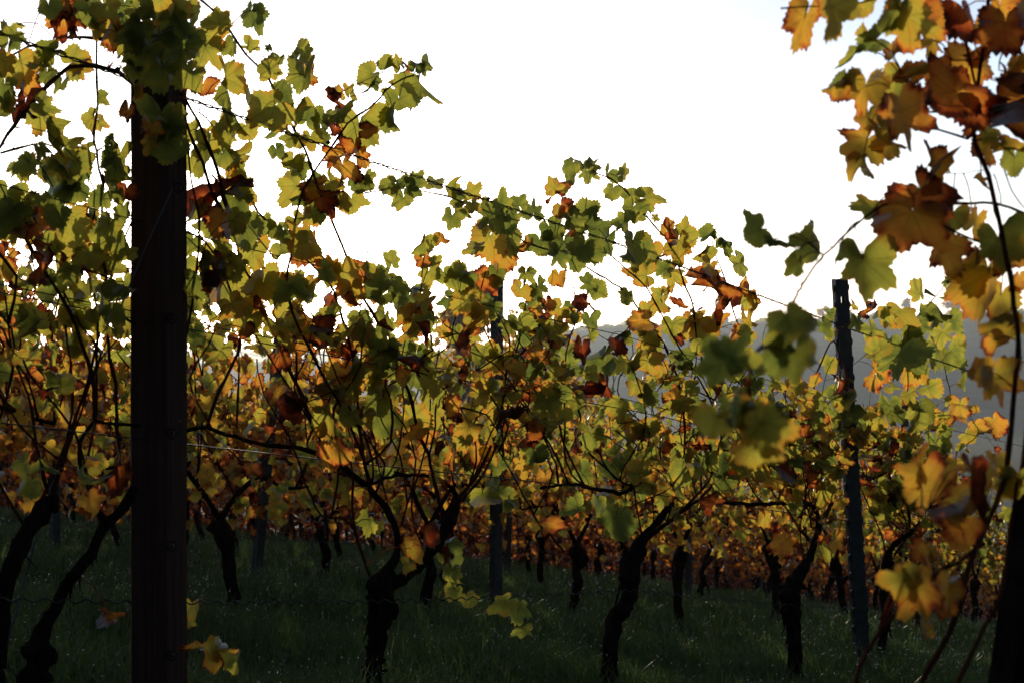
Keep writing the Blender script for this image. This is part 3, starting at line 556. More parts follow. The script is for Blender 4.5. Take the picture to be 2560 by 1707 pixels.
 (7,480,830,190,95,.05,f),(7,620,110,150,100,.42,f),(7,680,140,110,80,.5,f),(7,760,250,130,170,.56,f),(7,550,110,110,-70,.14,g),(7,740,190,110,100,.05,f),(7,620,50,100,-60,.4,f),(7,325,50,120,90,.95,g),(7,475,20,80,90,.92,g),(7,435,200,130,80,.97,g),(7,305,210,110,160,.9,w),(7,125,190,110,60,.82,w),(7,180,220,70,60,.8,w),(7,170,80,130,60,.16,f),(7,260,70,110,90,.12,f),(7,330,150,90,90,.22,f),(7,360,440,120,100,.2,f),(7,460,580,110,60,.14,f),(7,530,550,110,60,.2,f),(7,580,600,90,90,.56,f),(7,610,660,90,150,.24,f),(7,640,510,80,110,.6,g),(7,700,475,70,-60,.84,g),(7,750,600,90,110,.78,w),(7,860,440,90,60,.8,w),(7,790,570,140,90,.2,f),(7,760,690,100,90,.3,f),(7,90,450,90,90,.95,w),(7,110,550,140,80,.4,f),(7,40,570,90,70,.62,f),(7,330,620,110,60,.1,f),(7,400,750,110,90,.12,f),(7,290,770,110,160,.12,f),(7,440,130,130,60,.06,f),(7,390,90,110,120,.08,f),(7,220,130,90,80,.4,f),(7,500,100,90,50,.3,f),(7,30,120,90,90,.5,f),(7,570,400,110,90,.5,f),(7,480,510,80,-40,.2,f),(7,940,560,130,90,.06,f),(7,820,330,90,40,.46,f),(7,980,650,100,100,.1,f),(7,50,1330,100,170,.12,f),(7,30,1230,110,110,.1,f),(7,900,540,90,110,.2,f),
 # near the grey post
 (8,350,120,90,-30,.74,w),(8,350,210,110,60,.9,w),(8,345,190,80,20,.2,f),(8,280,230,90,-60,.2,f),(8,360,270,120,90,.3,f),(8,390,370,170,90,.05,f),(8,330,340,110,110,.08,f),(8,180,430,140,90,.06,f),(8,250,290,100,100,.2,f),(8,200,600,140,100,.05,f),(8,80,550,140,10,.95,g),(8,60,600,110,80,.12,f),(8,70,920,120,160,.72,f),(8,310,920,120,90,.6,f),(8,260,700,110,90,.4,f),(8,140,310,90,60,.34,f),(8,130,200,90,-30,.5,f),(8,220,180,80,-70,.5,f),(8,280,100,80,-20,.3,f),
 (4,690,1340,95,-140,.2,f),(4,740,1340,50,60,.04,w),(4,808,1290,60,-60,.14,f),(4,840,1285,45,0,.08,g),(4,835,1350,75,95,.12,f),(4,785,1430,110,80,.06,g),(4,700,1420,60,-80,.1,g),(4,600,1450,130,110,.3,f),(4,550,1450,110,60,.28,f),(4,520,1440,90,90,.06,f),(4,690,1500,150,90,.05,f),(4,640,1530,130,90,.2,f),(4,850,1480,120,60,.06,f),(4,800,1540,120,80,.14,f),(4,480,1520,110,60,.1,f),(4,410,1480,80,80,.1,f),(4,390,1410,50,60,.4,w),(4,450,1440,70,90,.8,w),(4,280,1450,80,100,.1,f),(4,260,1500,80,60,.16,f),(4,300,1530,60,90,.3,f),(4,450,1550,90,100,.5,g),(4,750,1470,60,80,.1,f),
 (8,600,90,230,95,.02,f),(8,620,40,180,70,.05,f),(8,540,60,150,120,.06,f),(8,500,150,120,110,.55,f),(8,480,190,90,100,.5,g),(8,650,140,130,80,.4,f),(8,690,110,110,100,.06,f),(8,500,30,110,-60,.26,f),(8,780,40,140,60,.08,f),(8,850,60,120,30,.1,f),(8,890,20,90,20,.28,f),(8,850,100,60,80,.24,f),(8,750,220,110,10,.2,f),(8,700,320,170,80,.05,f),(8,630,290,80,80,.72,w),(8,560,310,130,90,.06,f),(8,510,370,100,100,.28,f),(8,905,190,80,-70,.1,g),(8,880,310,130,90,.45,f),(8,800,370,100,120,.5,f),(8,600,430,120,90,.55,f),(8,450,340,90,90,.4,f),(8,760,480,150,90,.06,f),(8,560,680,150,90,.06,f),(8,460,600,100,110,.9,w),(8,440,645,70,90,.8,f),(8,650,760,110,90,.2,f),(8,490,790,70,60,.35,f),(8,540,760,130,90,.05,f),(8,960,400,110,60,.42,f),(8,1040,380,110,60,.5,f),(8,420,440,90,60,.5,f),
]

def nearest(pt, cloud):
    d = np.linalg.norm(cloud - pt, axis=1); i = int(d.argmin()); return i, d[i]

STYLE = {'f': FLAT, 'g': FOLD, 'w': WITHER, 'l': LOBED}
def traced_leaf(LV, k, X, Y, size, ang, hue, st, d, r_, facing=.52):
    nx, ny = N(k, X, Y); pos = P(nx, ny, d); a = math.radians(ang + r_.normal(0, 9))
    tip = np.array([math.cos(a), r_.normal(0, .30), -math.sin(a)])
    sgn = 1 if r_.random() < .5 else -1
    nor = np.array([r_.normal(0, facing), sgn, r_.normal(0, facing)])
    kk = int(r_.choice(STYLE[st]))
    if st == 'f' and r_.random() < .12: kk = int(r_.choice(LOBED))
    s = size * KZ / FN * d * (1.08 if st in 'fl' else 1.2)
    return LV.add(pos, tip, nor, s, float(np.clip(hue + r_.normal(0, .03), 0, 1)), kk)

VINE_LABEL = {
 'F': 'thick dark vine trunk leaning out of the frame at the lower left edge',
 'A': 'leaning vine with a slanting trunk, left of the thick wooden post',
 'B': 'vine with a thick knobbly forked trunk, first right of the wooden post, tallest canes',
 'C': 'nearest-row vine with an S-curved trunk, midway between the wooden and the tilted metal post',
 'D': 'vine with a lumpy forked head just left of the tilted grey metal post',
 'E': 'slim vine just right of the tilted grey metal post, bushy dark green top'}
canes3d = {k: [] for k in VU}
for (vn, dv, pts, r) in CANES:
    q = []
    for (k, X, Y) in pts:
        nx, ny = N(k, X, Y); q.append(P(nx, ny, drow(nx, ROW1 + dv)))
    canes3d[vn].append((smooth_path(q, .03, .0012), r / 1000))
ROW1V = {}
r1 = np.random.default_rng(21)
for vn, u0 in VU.items():
    base = W(u0, ROW1)
    # trunk foot where the traced trunk reaches the soil
    tp = []
    for (k, X, Y, r) in TRUNKS[vn]:
        nx, ny = N(k, X, Y); d = drow(nx, ROW1); tp.append(np.append(P(nx, ny, d), r * KZ / FN * d * {'A': .78, 'F': .82}.get(vn, .95)))
    tp = np.array(tp)
    foot = tp[-1].copy(); u_ = foot[0] * EU[0] + foot[1] * EU[1]; foot[2] = float(gz_uv(u_, 0)) - .05
    if foot[2] < tp[-1][2] - .03: tp = np.vstack([tp, np.append(foot[:3], tp[-1][3] * 1.15)])
    org = np.array([foot[0], foot[1], foot[2] + .05])
    root = empty('grape_vine', org, VINE_LABEL[vn], 'vine', 'vines of the nearest row')
    ROW1V[vn] = root
    mb = MB()
    sp = smooth_path(tp, .022); lump = 1 + .10 * np.sin(np.arange(len(sp)) * .9 + r1.uniform(0, 6)) * r1.uniform(.3, 1, len(sp))
    mb.tube(sp[:, :3] + r1.normal(0, .004, (len(sp), 3)), sp[:, 3] * lump, 14, .13, rs=r1)
    for i in range(16):                      # old pruning stubs and burrs
        j = r1.integers(0, max(2, int(len(sp) * .8))); a = r1.uniform(0, 6.28); n_ = np.array([math.cos(a), math.sin(a), r1.normal(0, .4)]); R_ = sp[j][3]
        c0 = sp[j][:3]; mb.tube([c0 + n_ * R_ * .3, c0 + n_ * R_ * .85, c0 + n_ * R_ * 1.18, c0 + n_ * R_ * r1.uniform(1.25, 1.6)], R_ * np.array([.5, .5, .36, .12]) * r1.uniform(.6, 1.1), 7, .16, rs=r1)
    for (k, X, Y, r) in KNOBS[vn]:
        nx, ny = N(k, X, Y); d = drow(nx, ROW1 - .02); c = P(nx, ny, d); R_ = r * KZ / FN * d
        ci, _ = nearest(c, sp[:, :3]); q = smooth_path([sp[ci][:3], (sp[ci][:3] + c) / 2, c, c + (c - sp[ci][:3]) * .25], .012)
        t = np.linspace(0, 1, len(q)); mb.tube(q, R_ * np.clip(1.0 - .9 * np.clip(t - .65, 0, 1) / .35, .1, 1) * (.9 + .1 * np.sin(t * 9)), 9, .12, rs=r1)
    for i in range(26):                      # loose strips of bark
        j = r1.integers(2, len(sp) - 3); a = r1.uniform(0, 6.28); n_ = np.array([math.cos(a), math.sin(a), 0])
        p0 = sp[j][:3] + n_ * sp[j][3] * .92; p1 = sp[min(j + 3, len(sp) - 1)][:3] + n_ * sp[j][3] * 1.02; p2 = p1 + np.array([r1.normal(0, .008), r1.normal(0, .008), -.03]) + n_ * .008
        mb.tube([p0, p1, p2], [.004, .003, .001], 4)
    mb.build('trunk', M_BARK, root, origin=org)
    cloud = [sp[:len(sp) // 3, :3]]
    for (v2, dv, pts) in ARMS:
        if v2 != vn: continue
        q = []
        for (k, X, Y, r) in pts:
            nx, ny = N(k, X, Y); d = drow(nx, ROW1 + dv); q.append(np.append(P(nx, ny, d), r * KZ / FN * d))
        q = smooth_path(q, .02); a_ = MB(); a_.tube(q[:, :3] + r1.normal(0, .0015, (len(q), 3)), q[:, 3] * (1 + .08 * r1.standard_normal(len(q))), 8, .06, rs=r1)
        a_.build('arm', M_BARK, root, origin=org); cloud.append(q[:, :3])
    for (q, r) in canes3d[vn]:
        c_ = MB(); n_ = len(q); t = np.linspace(0, 1, n_)
        rad = r * (.55 + .5 * t); node = (np.arange(n_) % 4 == 0); rad = rad * np.where(node, 1.28, .96)
        c_.tube(q, rad, 7, .03, rs=r1); c_.build('cane', M_CANE, root, origin=org); cloud.append(q)
    acl = np.concatenate(cloud[1:]) if len(cloud) > 1 else cloud[0]
    ah = acl[:, 2] - gz_uv(acl[:, 0] * EU[0] + acl[:, 1] * EU[1], 0); acl = acl[(ah < .95) & (ah > .3)]
    for i in range({'A': 6, 'F': 3}.get(vn, 20)):                       # thin side shoots
        a0 = acl[r1.integers(0, len(acl))]; 
        if vn in 'AF' and a0[0] / a0[1] * FN + 1280 > 290: continue
        h0 = a0[2] - float(gz_uv(a0[0] * EU[0] + a0[1] * EU[1], 0)); L_ = max(.25, r1.uniform(1.0, 1.42) - h0); ln_ = r1.normal(-.12, .28)
        q = np.array([a0 + np.append(EU * ln_ * t + EV * r1.normal(0, .04), L_ * t - .05 * t * t) + r1.normal(0, .012, 3) * (t > 0) for t in np.linspace(0, 1, 7)])
        q[0] = a0; q = smooth_path(q, .04); n_ = len(q); c_ = MB()
        c_.tube(q, r1.uniform(.0019, .0030) * np.linspace(1.15, .55, n_) * np.where(np.arange(n_) % 3 == 0, 1.25, 1), 5)
        c_.build('cane', M_CANE, root, origin=org); cloud.append(q); canes3d[vn].append((q, .002))
    ROW1V[vn] = (root, org, np.concatenate(cloud), [q for q, _ in canes3d[vn]])

# leaves of the nearest row
LVS = {k: Leaves(T_HI) for k in VU}; STK = {k: MB() for k in VU}
def petiole(mb, base, cloud, rmax=.16, r=.0011):
    i, dd = nearest(base, cloud)
    if dd > rmax or dd < .006: return
    a = cloud[i]; m = (a + base) / 2 + np.array([0, 0, .18 * dd])
    mb.tube(smooth_path([a, m, base], dd / 3 + .001), r, 4, cap=False)
all_cloud = np.concatenate([ROW1V[k][2] for k in VU])
for (k, X, Y, size, ang, hue, st) in LEAVES:
    if k in (1, 2):                               # keep the small gap the sun shines through
        X2, Y2 = (X, Y) if k == 2 else (X - 1175, Y)
        R_ = math.hypot(X2 - 77, Y2 - 1199); m_ = size * .5 + 14
        if R_ < m_: X, Y = X + (X2 - 77) * (m_ / max(R_, 1) - 1), Y + (Y2 - 1199) * (m_ / max(R_, 1) - 1)
    nx, ny = N(k, X, Y)
    front = (k == 1 and 560 < X < 880 and 430 < Y < 760) or (k == 1 and 600 < X < 880 and Y < 440)
    dv = r1.normal(0, .06) if not front else -.12 - r1.uniform(0, .06)
    d = drow(nx, ROW1 + dv); u = d * (0.633 * (nx - 1280) / FN + .774)
    if k == 1 and nx < 345: vn = 'A'
    else: vn = min(VU, key=lambda q: abs(VU[q] - u - (.35 if q == 'B' and u < 2.4 else 0)))
    if vn in 'AF' and nx > 400: vn = 'B'
    if vn == 'F': vn = 'A'
    b = traced_leaf(LVS[vn], k, X, Y, size, ang, hue, st, d, r1)
    petiole(STK[vn], b, ROW1V[vn][2])
# leaves growing along the canes in the thick of the row
NFILL = {'F': 14, 'A': 70, 'B': 150, 'C': 185, 'D': 180, 'E': 210}
for vn in VU:
    root, org, cloud, cs = ROW1V[vn]
    pts = np.concatenate(cs); u = pts[:, 0] * EU[0] + pts[:, 1] * EU[1]; h = pts[:, 2] - gz_uv(u, 0)
    wgt = np.interp(h, [.4, .62, .78, 1.0, 1.22, 1.32], [0, .03, .20, .9, .75, 0]); wgt = wgt / wgt.sum()
    for i in r1.choice(len(pts), NFILL[vn], p=wgt):
        p = pts[i] + np.array([r1.normal(0, .075), r1.normal(0, .075), r1.normal(-.02, .05)])
        if p[1] < DW + .12 and p[1] > .5 and 300 < 1280 + FN * p[0] / p[1] < 490: continue
        if math.hypot(1280 + FN * p[0] / p[1] - 682, 853.5 - FN * p[2] / p[1] - 653) < 55: continue
        hr = np.interp(h[i], [.6, 1.3], [.45, .16]); hue = float(np.clip(r1.normal(hr, .16), 0, 1))
        if r1.random() < .15: hue = r1.uniform(.72, .98)
        tip, nor, k = rand_leaf(r1, hue)
        b = LVS[vn].add(p, tip, nor, r1.uniform(.040, .088), hue, k); petiole(STK[vn], b, pts)
for vn in VU:
    root, org = ROW1V[vn][:2]
    LVS[vn].build('foliage', M_LEAF, root, org, STK[vn])

# ------------------------------------------------------------------ foreground vine at the right edge (one row nearer)
FORE_LEAVES = [
 (4,155,120,250,95,.66,g,1.9),(4,300,70,260,75,.38,g,1.85),(4,455,25,120,90,.55,f,1.9),(4,640,110,280,100,.34,f,1.75),(4,585,60,200,110,.1,g,1.8),(4,905,70,200,80,.90,f,1.95),(4,800,90,180,110,.80,f,2.0),(4,1060,60,220,70,.74,f,1.95),(4,1090,140,250,90,.82,f,1.9),(4,1020,130,120,100,.55,g,1.95),(4,445,160,110,-50,.4,f,2.0),(4,470,200,150,160,.08,g,2.0),(4,400,250,110,120,.14,g,2.0),
 (4,590,240,170,90,.78,f,2.05),(4,755,205,140,90,.58,f,2.0),(4,745,290,190,150,.6,g,1.95),(4,680,340,170,-30,.84,g,2.0),(4,770,350,180,80,.86,g,1.95),(4,300,390,130,140,.66,g,1.95),(4,355,370,110,100,.12,g,1.95),(4,440,430,240,100,.56,l,1.9),(4,590,380,190,90,.36,f,2.0),(4,465,540,140,90,.48,f,1.95),(4,620,560,330,95,.76,l,1.85),(4,440,650,220,140,.66,l,1.95),(4,430,750,130,90,.64,g,1.95),(4,530,610,160,80,.66,g,1.95),(4,570,660,120,60,.5,g,1.95),
 (4,830,430,300,170,.88,f,1.9),(4,980,440,260,30,.90,g,1.9),(4,940,320,240,80,.78,f,2.0),(4,1000,250,200,-70,.8,g,2.0),(4,1110,360,180,60,.72,g,1.95),(4,1150,310,120,60,.66,f,1.95),(4,1090,500,250,70,.80,f,1.9),(4,960,560,170,120,.84,f,2.0),(4,1010,690,170,110,.58,g,1.95),(4,1110,670,170,30,.62,g,1.95),(4,1010,620,110,60,.24,f,1.95),(4,1130,740,150,80,.14,f,2.0),(4,980,825,80,90,.84,w,1.95),
 (4,720,830,210,-50,.58,g,1.85),(4,750,720,120,-70,.84,g,1.9),(4,640,1010,330,110,.80,f,1.8),(4,720,900,230,60,.86,f,1.85),(4,465,960,150,-160,.28,f,1.95),(4,815,1140,220,95,.74,f,1.9),(4,840,1000,180,110,.26,f,1.95),(4,960,1020,160,-40,.6,f,2.0),(4,1060,1130,240,90,.16,f,1.85),(4,1130,1160,200,60,.8,f,1.9),(4,440,1230,290,85,.20,f,1.8),(4,325,1150,130,90,.08,g,1.8),(4,175,1130,210,10,.10,f,1.75),(4,140,1220,120,90,.06,g,1.75),(3,1120,1060,140,160,.04,f,1.75),(4,20,1100,110,10,.05,g,1.75),
 (4,1000,1290,280,110,.46,f,1.9),(4,930,1240,180,150,.36,f,1.9),(4,1060,1380,200,90,.52,f,1.95),(4,1150,1290,130,90,.74,f,1.95),(4,1075,1510,190,150,.60,g,1.8),(4,1120,1490,130,20,.62,f,1.8),
 (8,1050,200,250,95,.64,l,1.75),(8,985,130,150,-90,.6,g,1.75),(8,1050,10,160,60,.6,f,1.8),
 (4,95,1475,190,80,.26,f,1.38),(8,130,80,230,80,.22,f,1.35),(8,60,60,160,110,.12,f,1.35),
 (7,960,120,200,110,.18,f,1.3),(7,1080,130,220,80,.30,f,1.3),(7,1020,60,160,-60,.2,f,1.3),(7,930,370,170,95,.40,f,1.3),(7,1120,330,180,60,.42,f,1.28),(7,1160,400,240,80,.44,f,1.28),(7,1040,320,150,100,.14,g,1.3),(7,1110,520,190,95,.50,f,1.3),(7,1000,300,110,90,.16,f,1.32),
 (8,720,660,260,-60,.72,l,1.6),(8,690,590,180,-110,.7,g,1.6),(8,820,580,150,-30,.72,f,1.65),(8,930,630,260,80,.97,g,1.5),(8,1010,590,150,100,.6,f,1.6),(8,870,730,190,-40,.64,f,1.65),(8,880,810,220,160,.78,f,1.55),(8,1090,660,150,90,.66,f,1.7),(8,1140,650,180,90,.24,f,1.7),(8,690,960,150,120,.92,f,1.65),(8,735,960,100,90,.7,g,1.6),
 (8,690,1160,260,75,.50,g,1.45),(8,640,1110,180,60,.52,f,1.45),(8,830,1160,180,100,.78,g,1.5),(8,780,1200,180,80,.82,g,1.5),(8,1070,560,130,-60,.62,f,1.7),(8,735,1330,90,95,.66,w,1.5),
]
FORE_CANES = [
 ([(4,950,470,1.95),(4,940,560,1.95),(4,950,650,1.95),(4,1010,800,1.9),(4,1040,930,1.88),(4,1060,1010,1.85),(4,1110,1250,1.8),(4,1130,1400,1.8),(4,1150,1568,1.78),(8,1130,220,1.76),(8,1115,400,1.74),(8,1090,600,1.72),(8,1050,740,1.7),(8,960,930,1.66),(8,890,1130,1.62),(8,830,1330,1.6),(8,700,1568,1.58)], 5.2),
 ([(4,1175,980,1.86),(4,1045,935,1.88),(4,930,935,1.88),(4,800,930,1.86),(4,700,925,1.84)], 3.2),
 ([(4,620,920,1.84),(4,530,945,1.82),(4,430,1010,1.78),(4,330,1100,1.74),(4,260,1170,1.7),(4,170,1290,1.6),(4,100,1420,1.45),(4,50,1520,1.38),(7,1110,60,1.34),(7,1090,200,1.32),(7,1110,330,1.3),(7,1100,480,1.3)], 2.6),
 ([(4,750,1010,1.86),(4,860,1060,1.87),(4,980,1120,1.87),(4,1100,1180,1.86)], 2.8),
 ([(4,500,450,1.92),(4,560,470,1.93),(4,640,490,1.94),(4,730,520,1.94),(4,830,520,1.95),(4,950,560,1.95)], 2.4),
 ([(4,700,580,1.94),(4,740,590,1.94),(4,830,610,1.94),(4,915,638,1.95),(4,950,600,1.95)], 2.6),
 ([(4,640,380,1.98),(4,690,420,1.98),(4,740,460,1.98),(4,850,500,1.96)], 1.5),
 ([(4,905,180,1.97),(4,930,290,1.97),(4,960,420,1.95)], 3.0),
 ([(4,935,160,1.98),(4,960,240,1.98),(4,975,270,1.98),(4,850,280,1.98)], 1.5),
 ([(4,1080,230,1.95),(4,1060,320,1.95),(4,1175,350,1.95)], 1.6),
 ([(4,1080,780,1.88),(4,1120,880,1.87),(4,1175,960,1.86)], 1.6),
 ([(4,1035,800,1.9),(4,1060,860,1.9),(4,1070,935,1.88)], 1.4),
 ([(4,950,470,1.95),(4,970,330,1.95),(4,1000,150,1.95),(4,1020,-60,1.95)], 4.2),
 ([(4,60,40,1.9),(4,200,30,1.9),(4,380,25,1.88),(4,560,-20,1.88)], 1.6),
 ([(8,1175,520,1.74),(8,1120,800,1.68),(8,1080,1130,1.62),(8,1000,1300,1.58),(8,870,1568,1.52),(8,780,1750,1.5)], 3.6),
 ([(8,990,930,1.66),(8,870,1010,1.62),(8,760,1080,1.6),(8,620,1210,1.56),(8,500,1350,1.5),(8,420,1500,1.48),(8,400,1620,1.47)], 3.8),
 ([(8,620,790,1.6),(8,680,765,1.6),(8,735,770,1.6),(8,750,880,1.6),(8,760,1050,1.58),(8,870,1000,1.6)], 1.8),
 ([(8,720,900,1.62),(8,820,920,1.63),(8,930,930,1.65)], 1.6),
 ([(4,820,800,1.92),(4,900,792,1.93),(4,990,780,1.92)], 1.0),
]
rf = np.random.default_rng(5)
fo = W(1.55, .30)
froot = empty('grape_vine', fo, 'out of focus vine with big orange leaves along the right edge, closest to the camera', 'vine')
fc = []
for pts, r in FORE_CANES:
    q = []
    for (k, X, Y, d) in pts: nx, ny = N(k, X, Y); q.append(P(nx, ny, d))
    q = smooth_path(q, .02, .0006, rf); mb = MB(); n_ = len(q)
    mb.tube(q, .66 * r / 1000 * np.where(np.arange(n_) % 5 == 0, 1.2, .97), 7, .02, rs=rf); mb.build('cane', M_CANE, froot, origin=fo); fc.append(q)
fcl = np.concatenate(fc)
FLV = Leaves(T_HI); fst = MB()
for (k, X, Y, size, ang, hue, st, d) in FORE_LEAVES:
    b = traced_leaf(FLV, k, X, Y, size * .97, ang, hue - (.15 if hue > .6 else .10 if hue > .5 or d < 1.4 else 0), st, d + rf.normal(0, .02), rf, .34); petiole(fst, b, fcl, .12, .0009)
for i in range(16):                         # the rest of the plant, past the right edge
    p = P(rf.uniform(2580, 2900), rf.uniform(-80, 1200), rf.uniform(1.7, 2.1)); hue = rf.uniform(.3, .9)
    tip, nor, k = rand_leaf(rf, hue); FLV.add(p, tip, nor, rf.uniform(.08, .13), hue, k)
FLV.build('foliage', M_LEAF, froot, fo, fst)
# its trunk, behind the leaning post
mb = MB(); tq = smooth_path([np.append(P(2700, 1180, 1.72), .022), np.append(P(2720, 1400, 1.72), .03), np.append(P(2690, 1700, 1.7), .034), np.append(W(1.72, .28, -.03), .04)], .03)
mb.tube(tq[:, :3], tq[:, 3], 10, .1, rs=rf); mb.build('trunk', M_BARK, froot, origin=fo)

# ------------------------------------------------------------------ posts
def oriented(z, x):
    z = np.asarray(z, float); z /= np.linalg.norm(z); x = np.asarray(x, float); x = x - z * (x @ z); x /= np.linalg.norm(x)
    return np.stack([x, np.cross(z, x), z], 1)
M_SHADED_WOOD = bark_material('shaded_post_wood', (.006, .005, .005), (.014, .011, .010), 26, (3, 3, .12), .9, .3, .003, True)  # foreground post wood, its shadow put into the near-black colour
def wooden_post(foot, top, width, facing, label, mat=None, chamfer=.3):
    root = empty('wooden_post', foot, label, 'post')
    foot = np.asarray(foot); ax = np.asarray(top) - foot; H = np.linalg.norm(ax); R = oriented(ax, facing)
    mb = MB(); w_ = width / 2; c = w_ * chamfer
    prof = [(-w_ + c, -w_), (w_ - c, -w_), (w_, -w_ + c), (w_, w_ - c), (w_ - c, w_), (-w_ + c, w_), (-w_, w_ - c), (-w_, -w_ + c)]
    rs = np.random.default_rng(11); hs = np.linspace(-.12, H, 26); v = []; n = len(prof)
    for i, h in enumerate(hs):
        s = 1 + rs.normal(0, .006)
        if i == len(hs) - 1: s = .93; h = H + .006
        for (x, y) in prof: v.append(R @ np.array([x * s, y * s, h]) + rs.normal(0, .0006, 3))
    fs = [(i * n + j, i * n + (j + 1) % n, (i + 1) * n + (j + 1) % n, (i + 1) * n + j) for i in range(len(hs) - 1) for j in range(n)]
    fs.append(tuple((len(hs) - 1) * n + j for j in range(n)))
    mb.add(v, fs); mb.build('shaft', mat or M_WOOD, root, smooth=False)
    return root, R
# the wooden post of the nearest row: axis at photo x = 397, a little nearer than the wires
wt = P(XW, 70, DW); wu = wt[0] * EU[0] + wt[1] * EU[1]; wf = np.array([wt[0], wt[1], float(gz_uv(wu, 0))])
WP, WR = wooden_post(wf, wt, .101, (math.cos(math.radians(-24)), math.sin(math.radians(-24)), 0), 'thick dark brown wooden post standing left of the sun')
for (ny, off) in ((470, .045), (795, .03), (1083, .03), (1364, .03), (1637, .03)):
    p = P(XW + off / DW * FN, ny, DW - .058) - wf; mb = MB()
    a = np.linspace(0, 2 * math.pi, 11)[:-1]
    mb.tube([p + np.array([math.cos(t) * .011, -.002 + .004 * math.sin(2 * t), math.sin(t) * .011]) for t in np.append(a, a[0])], .0022, 5, cap=False)
    mb.tube([p + np.array([0, .012, 0]), p + np.array([0, -.006, 0])], .0035, 6)
    mb.build('wire_hook', M_WIRE, WP)
# thin pale string hanging across the face
s0 = P(432, 470, DW - .072); s1 = P(327, 708, DW - .078); s2 = P(136, 1191, DW - .06); s3 = P(-10, 1720, DW - .05)
mb = MB(); mb.tube(smooth_path([s0, s1, s2, s3], .05), .0021, 5)
tag(mb.build('guy_rope', metal_material('pale_twine', (.10, .11, .14), (.16, .17, .21), .8, 0)), 'thin grey guy rope slanting from the wooden post down to the lower left', 'rope')
# leaning post of the foreground row, cut by the right frame edge
pl = P(2483 + 114, 1707, 1.8); pt = P(2610 + 114, 820, 1.86); ax = pt - pl
pu = pl[0] * EU[0] + pl[1] * EU[1]; k_ = (pl[2] - float(gz_uv(pu, 0))) / ax[2]
wooden_post(pl - ax * k_, pt, .10, (1, .1, 0), 'dark blurred wooden post leaning at the bottom right corner', M_SHADED_WOOD)

def metal_post(name_label, u, v, H, lean=(0, 0), group=None, hi=False, foot=None, top=None, facing=None):
    if foot is None:
        foot = W(u, v); top = foot + np.array([lean[0], lean[1], H])
    foot = np.asarray(foot); ax = np.asarray(top) - foot; H = np.linalg.norm(ax)
    root = empty('metal_post', foot, name_label, 'post', group)
    R = oriented(ax, facing if facing is not None else (EU[0], EU[1], 0))
    mb = MB(); wd, dp, th = .056, .034, .003
    def bx(c, s): mb.box(R @ np.array(c), s, R)
    bx((0, 0, (H - .10) / 2 - .1), (wd, th, H - .10 + .2)) if hi else bx((0, 0, H / 2 - .1), (wd, th, H + .2))
    if hi:
        bx((-.018, 0, H - .0875), (.020, th, .025)); bx((.019, 0, H - .0875), (.018, th, .025)); bx((0, 0, H - .0375), (wd, th, .075))
    for s in (-1, 1):
        bx((s * (wd / 2 - th / 2), dp / 2 + th / 2, H / 2 - .1), (th, dp, H + .2))
        bx((s * (wd / 2 - .008), dp + th, H / 2 - .1), (.013, th, H + .2))
    mb.build('shaft', M_GALV, root, smooth=False)
    if hi:
        for s in (-1, 1):
            hk = MB(); zs = np.arange(.1, H - .03, .0125); v_ = []
            for i, z in enumerate(zs):
                o_ = (.0022, .0085, .0085, .0022, .0022, .0022)[i % 6]
                for (xx, yy) in ((wd / 2 + .0006, .006), (wd / 2 + o_, .006), (wd / 2 + o_, .020), (wd / 2 + .0006, .020)): v_.append(R @ np.array([s * xx, yy, z + (.004 if i % 6 == 2 else 0)]))
            m_ = len(zs); hk.add(v_, [(4 * i + j, 4 * i + (j + 1) % 4, 4 * i + 4 + (j + 1) % 4, 4 * i + 4 + j) for i in range(m_ - 1) for j in range(4)] + [(0, 1, 2, 3), (4 * m_ - 4, 4 * m_ - 3, 4 * m_ - 2, 4 * m_ - 1)])
            hk.build('notched_edge', M_GALV, root, smooth=False)
    return root
# near row: tilted grey post at photo (2103,700)->(2165,1707)
mt = P(2104, 697, 5.85); mbm = P(2163, 1707, 5.95); ax = mbm - mt
mu = mbm[0] * EU[0] + mbm[1] * EU[1]; k_ = (float(gz_uv(mu, 0)) - mt[2]) / ax[2]
metal_post('tilted grey metal post with a slotted head, standing tallest right of centre', 0, 0, 0, hi=True, foot=mt + ax * k_, top=mt, facing=(.97, .24, 0))
ORD = ['', 'nearest', 'second', 'third', 'fourth', 'fifth', 'sixth', 'seventh', 'eighth', 'ninth', 'tenth', 'eleventh', 'twelfth']
def px_of(u, v):
    x, y = xy(u, v); return 1280 + FN * x / y, y
rp = np.random.default_rng(9)
post_rows = {}
for row in range(2, 12):
    v = ROW1 + GAP * (row - 1)
    u0 = {2: upx(1246, v) - 4.9, 3: upx(642, v) - 4.9, 4: upx(142, v)}.get(row, rp.uniform(0, 4.9))
    us = [u0 + 4.9 * k for k in range(14)]
    ins = [u for u in us if -60 < px_of(u, v)[0] < 2640]
    post_rows[row] = us
    for i, u in enumerate(ins):
        if row == 2: lab = ['straight grey metal post of the second row, in the centre behind the traced canes', 'grey metal post of the second row behind the tilted slotted post', 'grey metal post of the second row at the right edge'][min(i, 2)]
        elif row == 3: lab = ['grey metal post of the third row, behind others', 'grey metal post of the third row, between trunks right of centre', 'grey metal post of the third row, far right'][min(i, 2)]
        else: lab = 'grey metal post standing among orange leaves of the %s row back' % ORD[row]
        if row == 2 and i == 0: lab = 'straight grey metal post of the second row, in the photo centre'
        if row == 3 and i == 0: lab = 'leaning grey metal post of the third row, between wooden post and knobbly vine'
        ln = (.17, .0) if (row == 3 and i == 0) else (rp.normal(0, .03), rp.normal(0, .03))
        metal_post(lab, u, v, {2: 1.8, 3: 1.75}.get(row, 1.5) + rp.normal(0, .04), ln, 'metal posts of the rows behind')

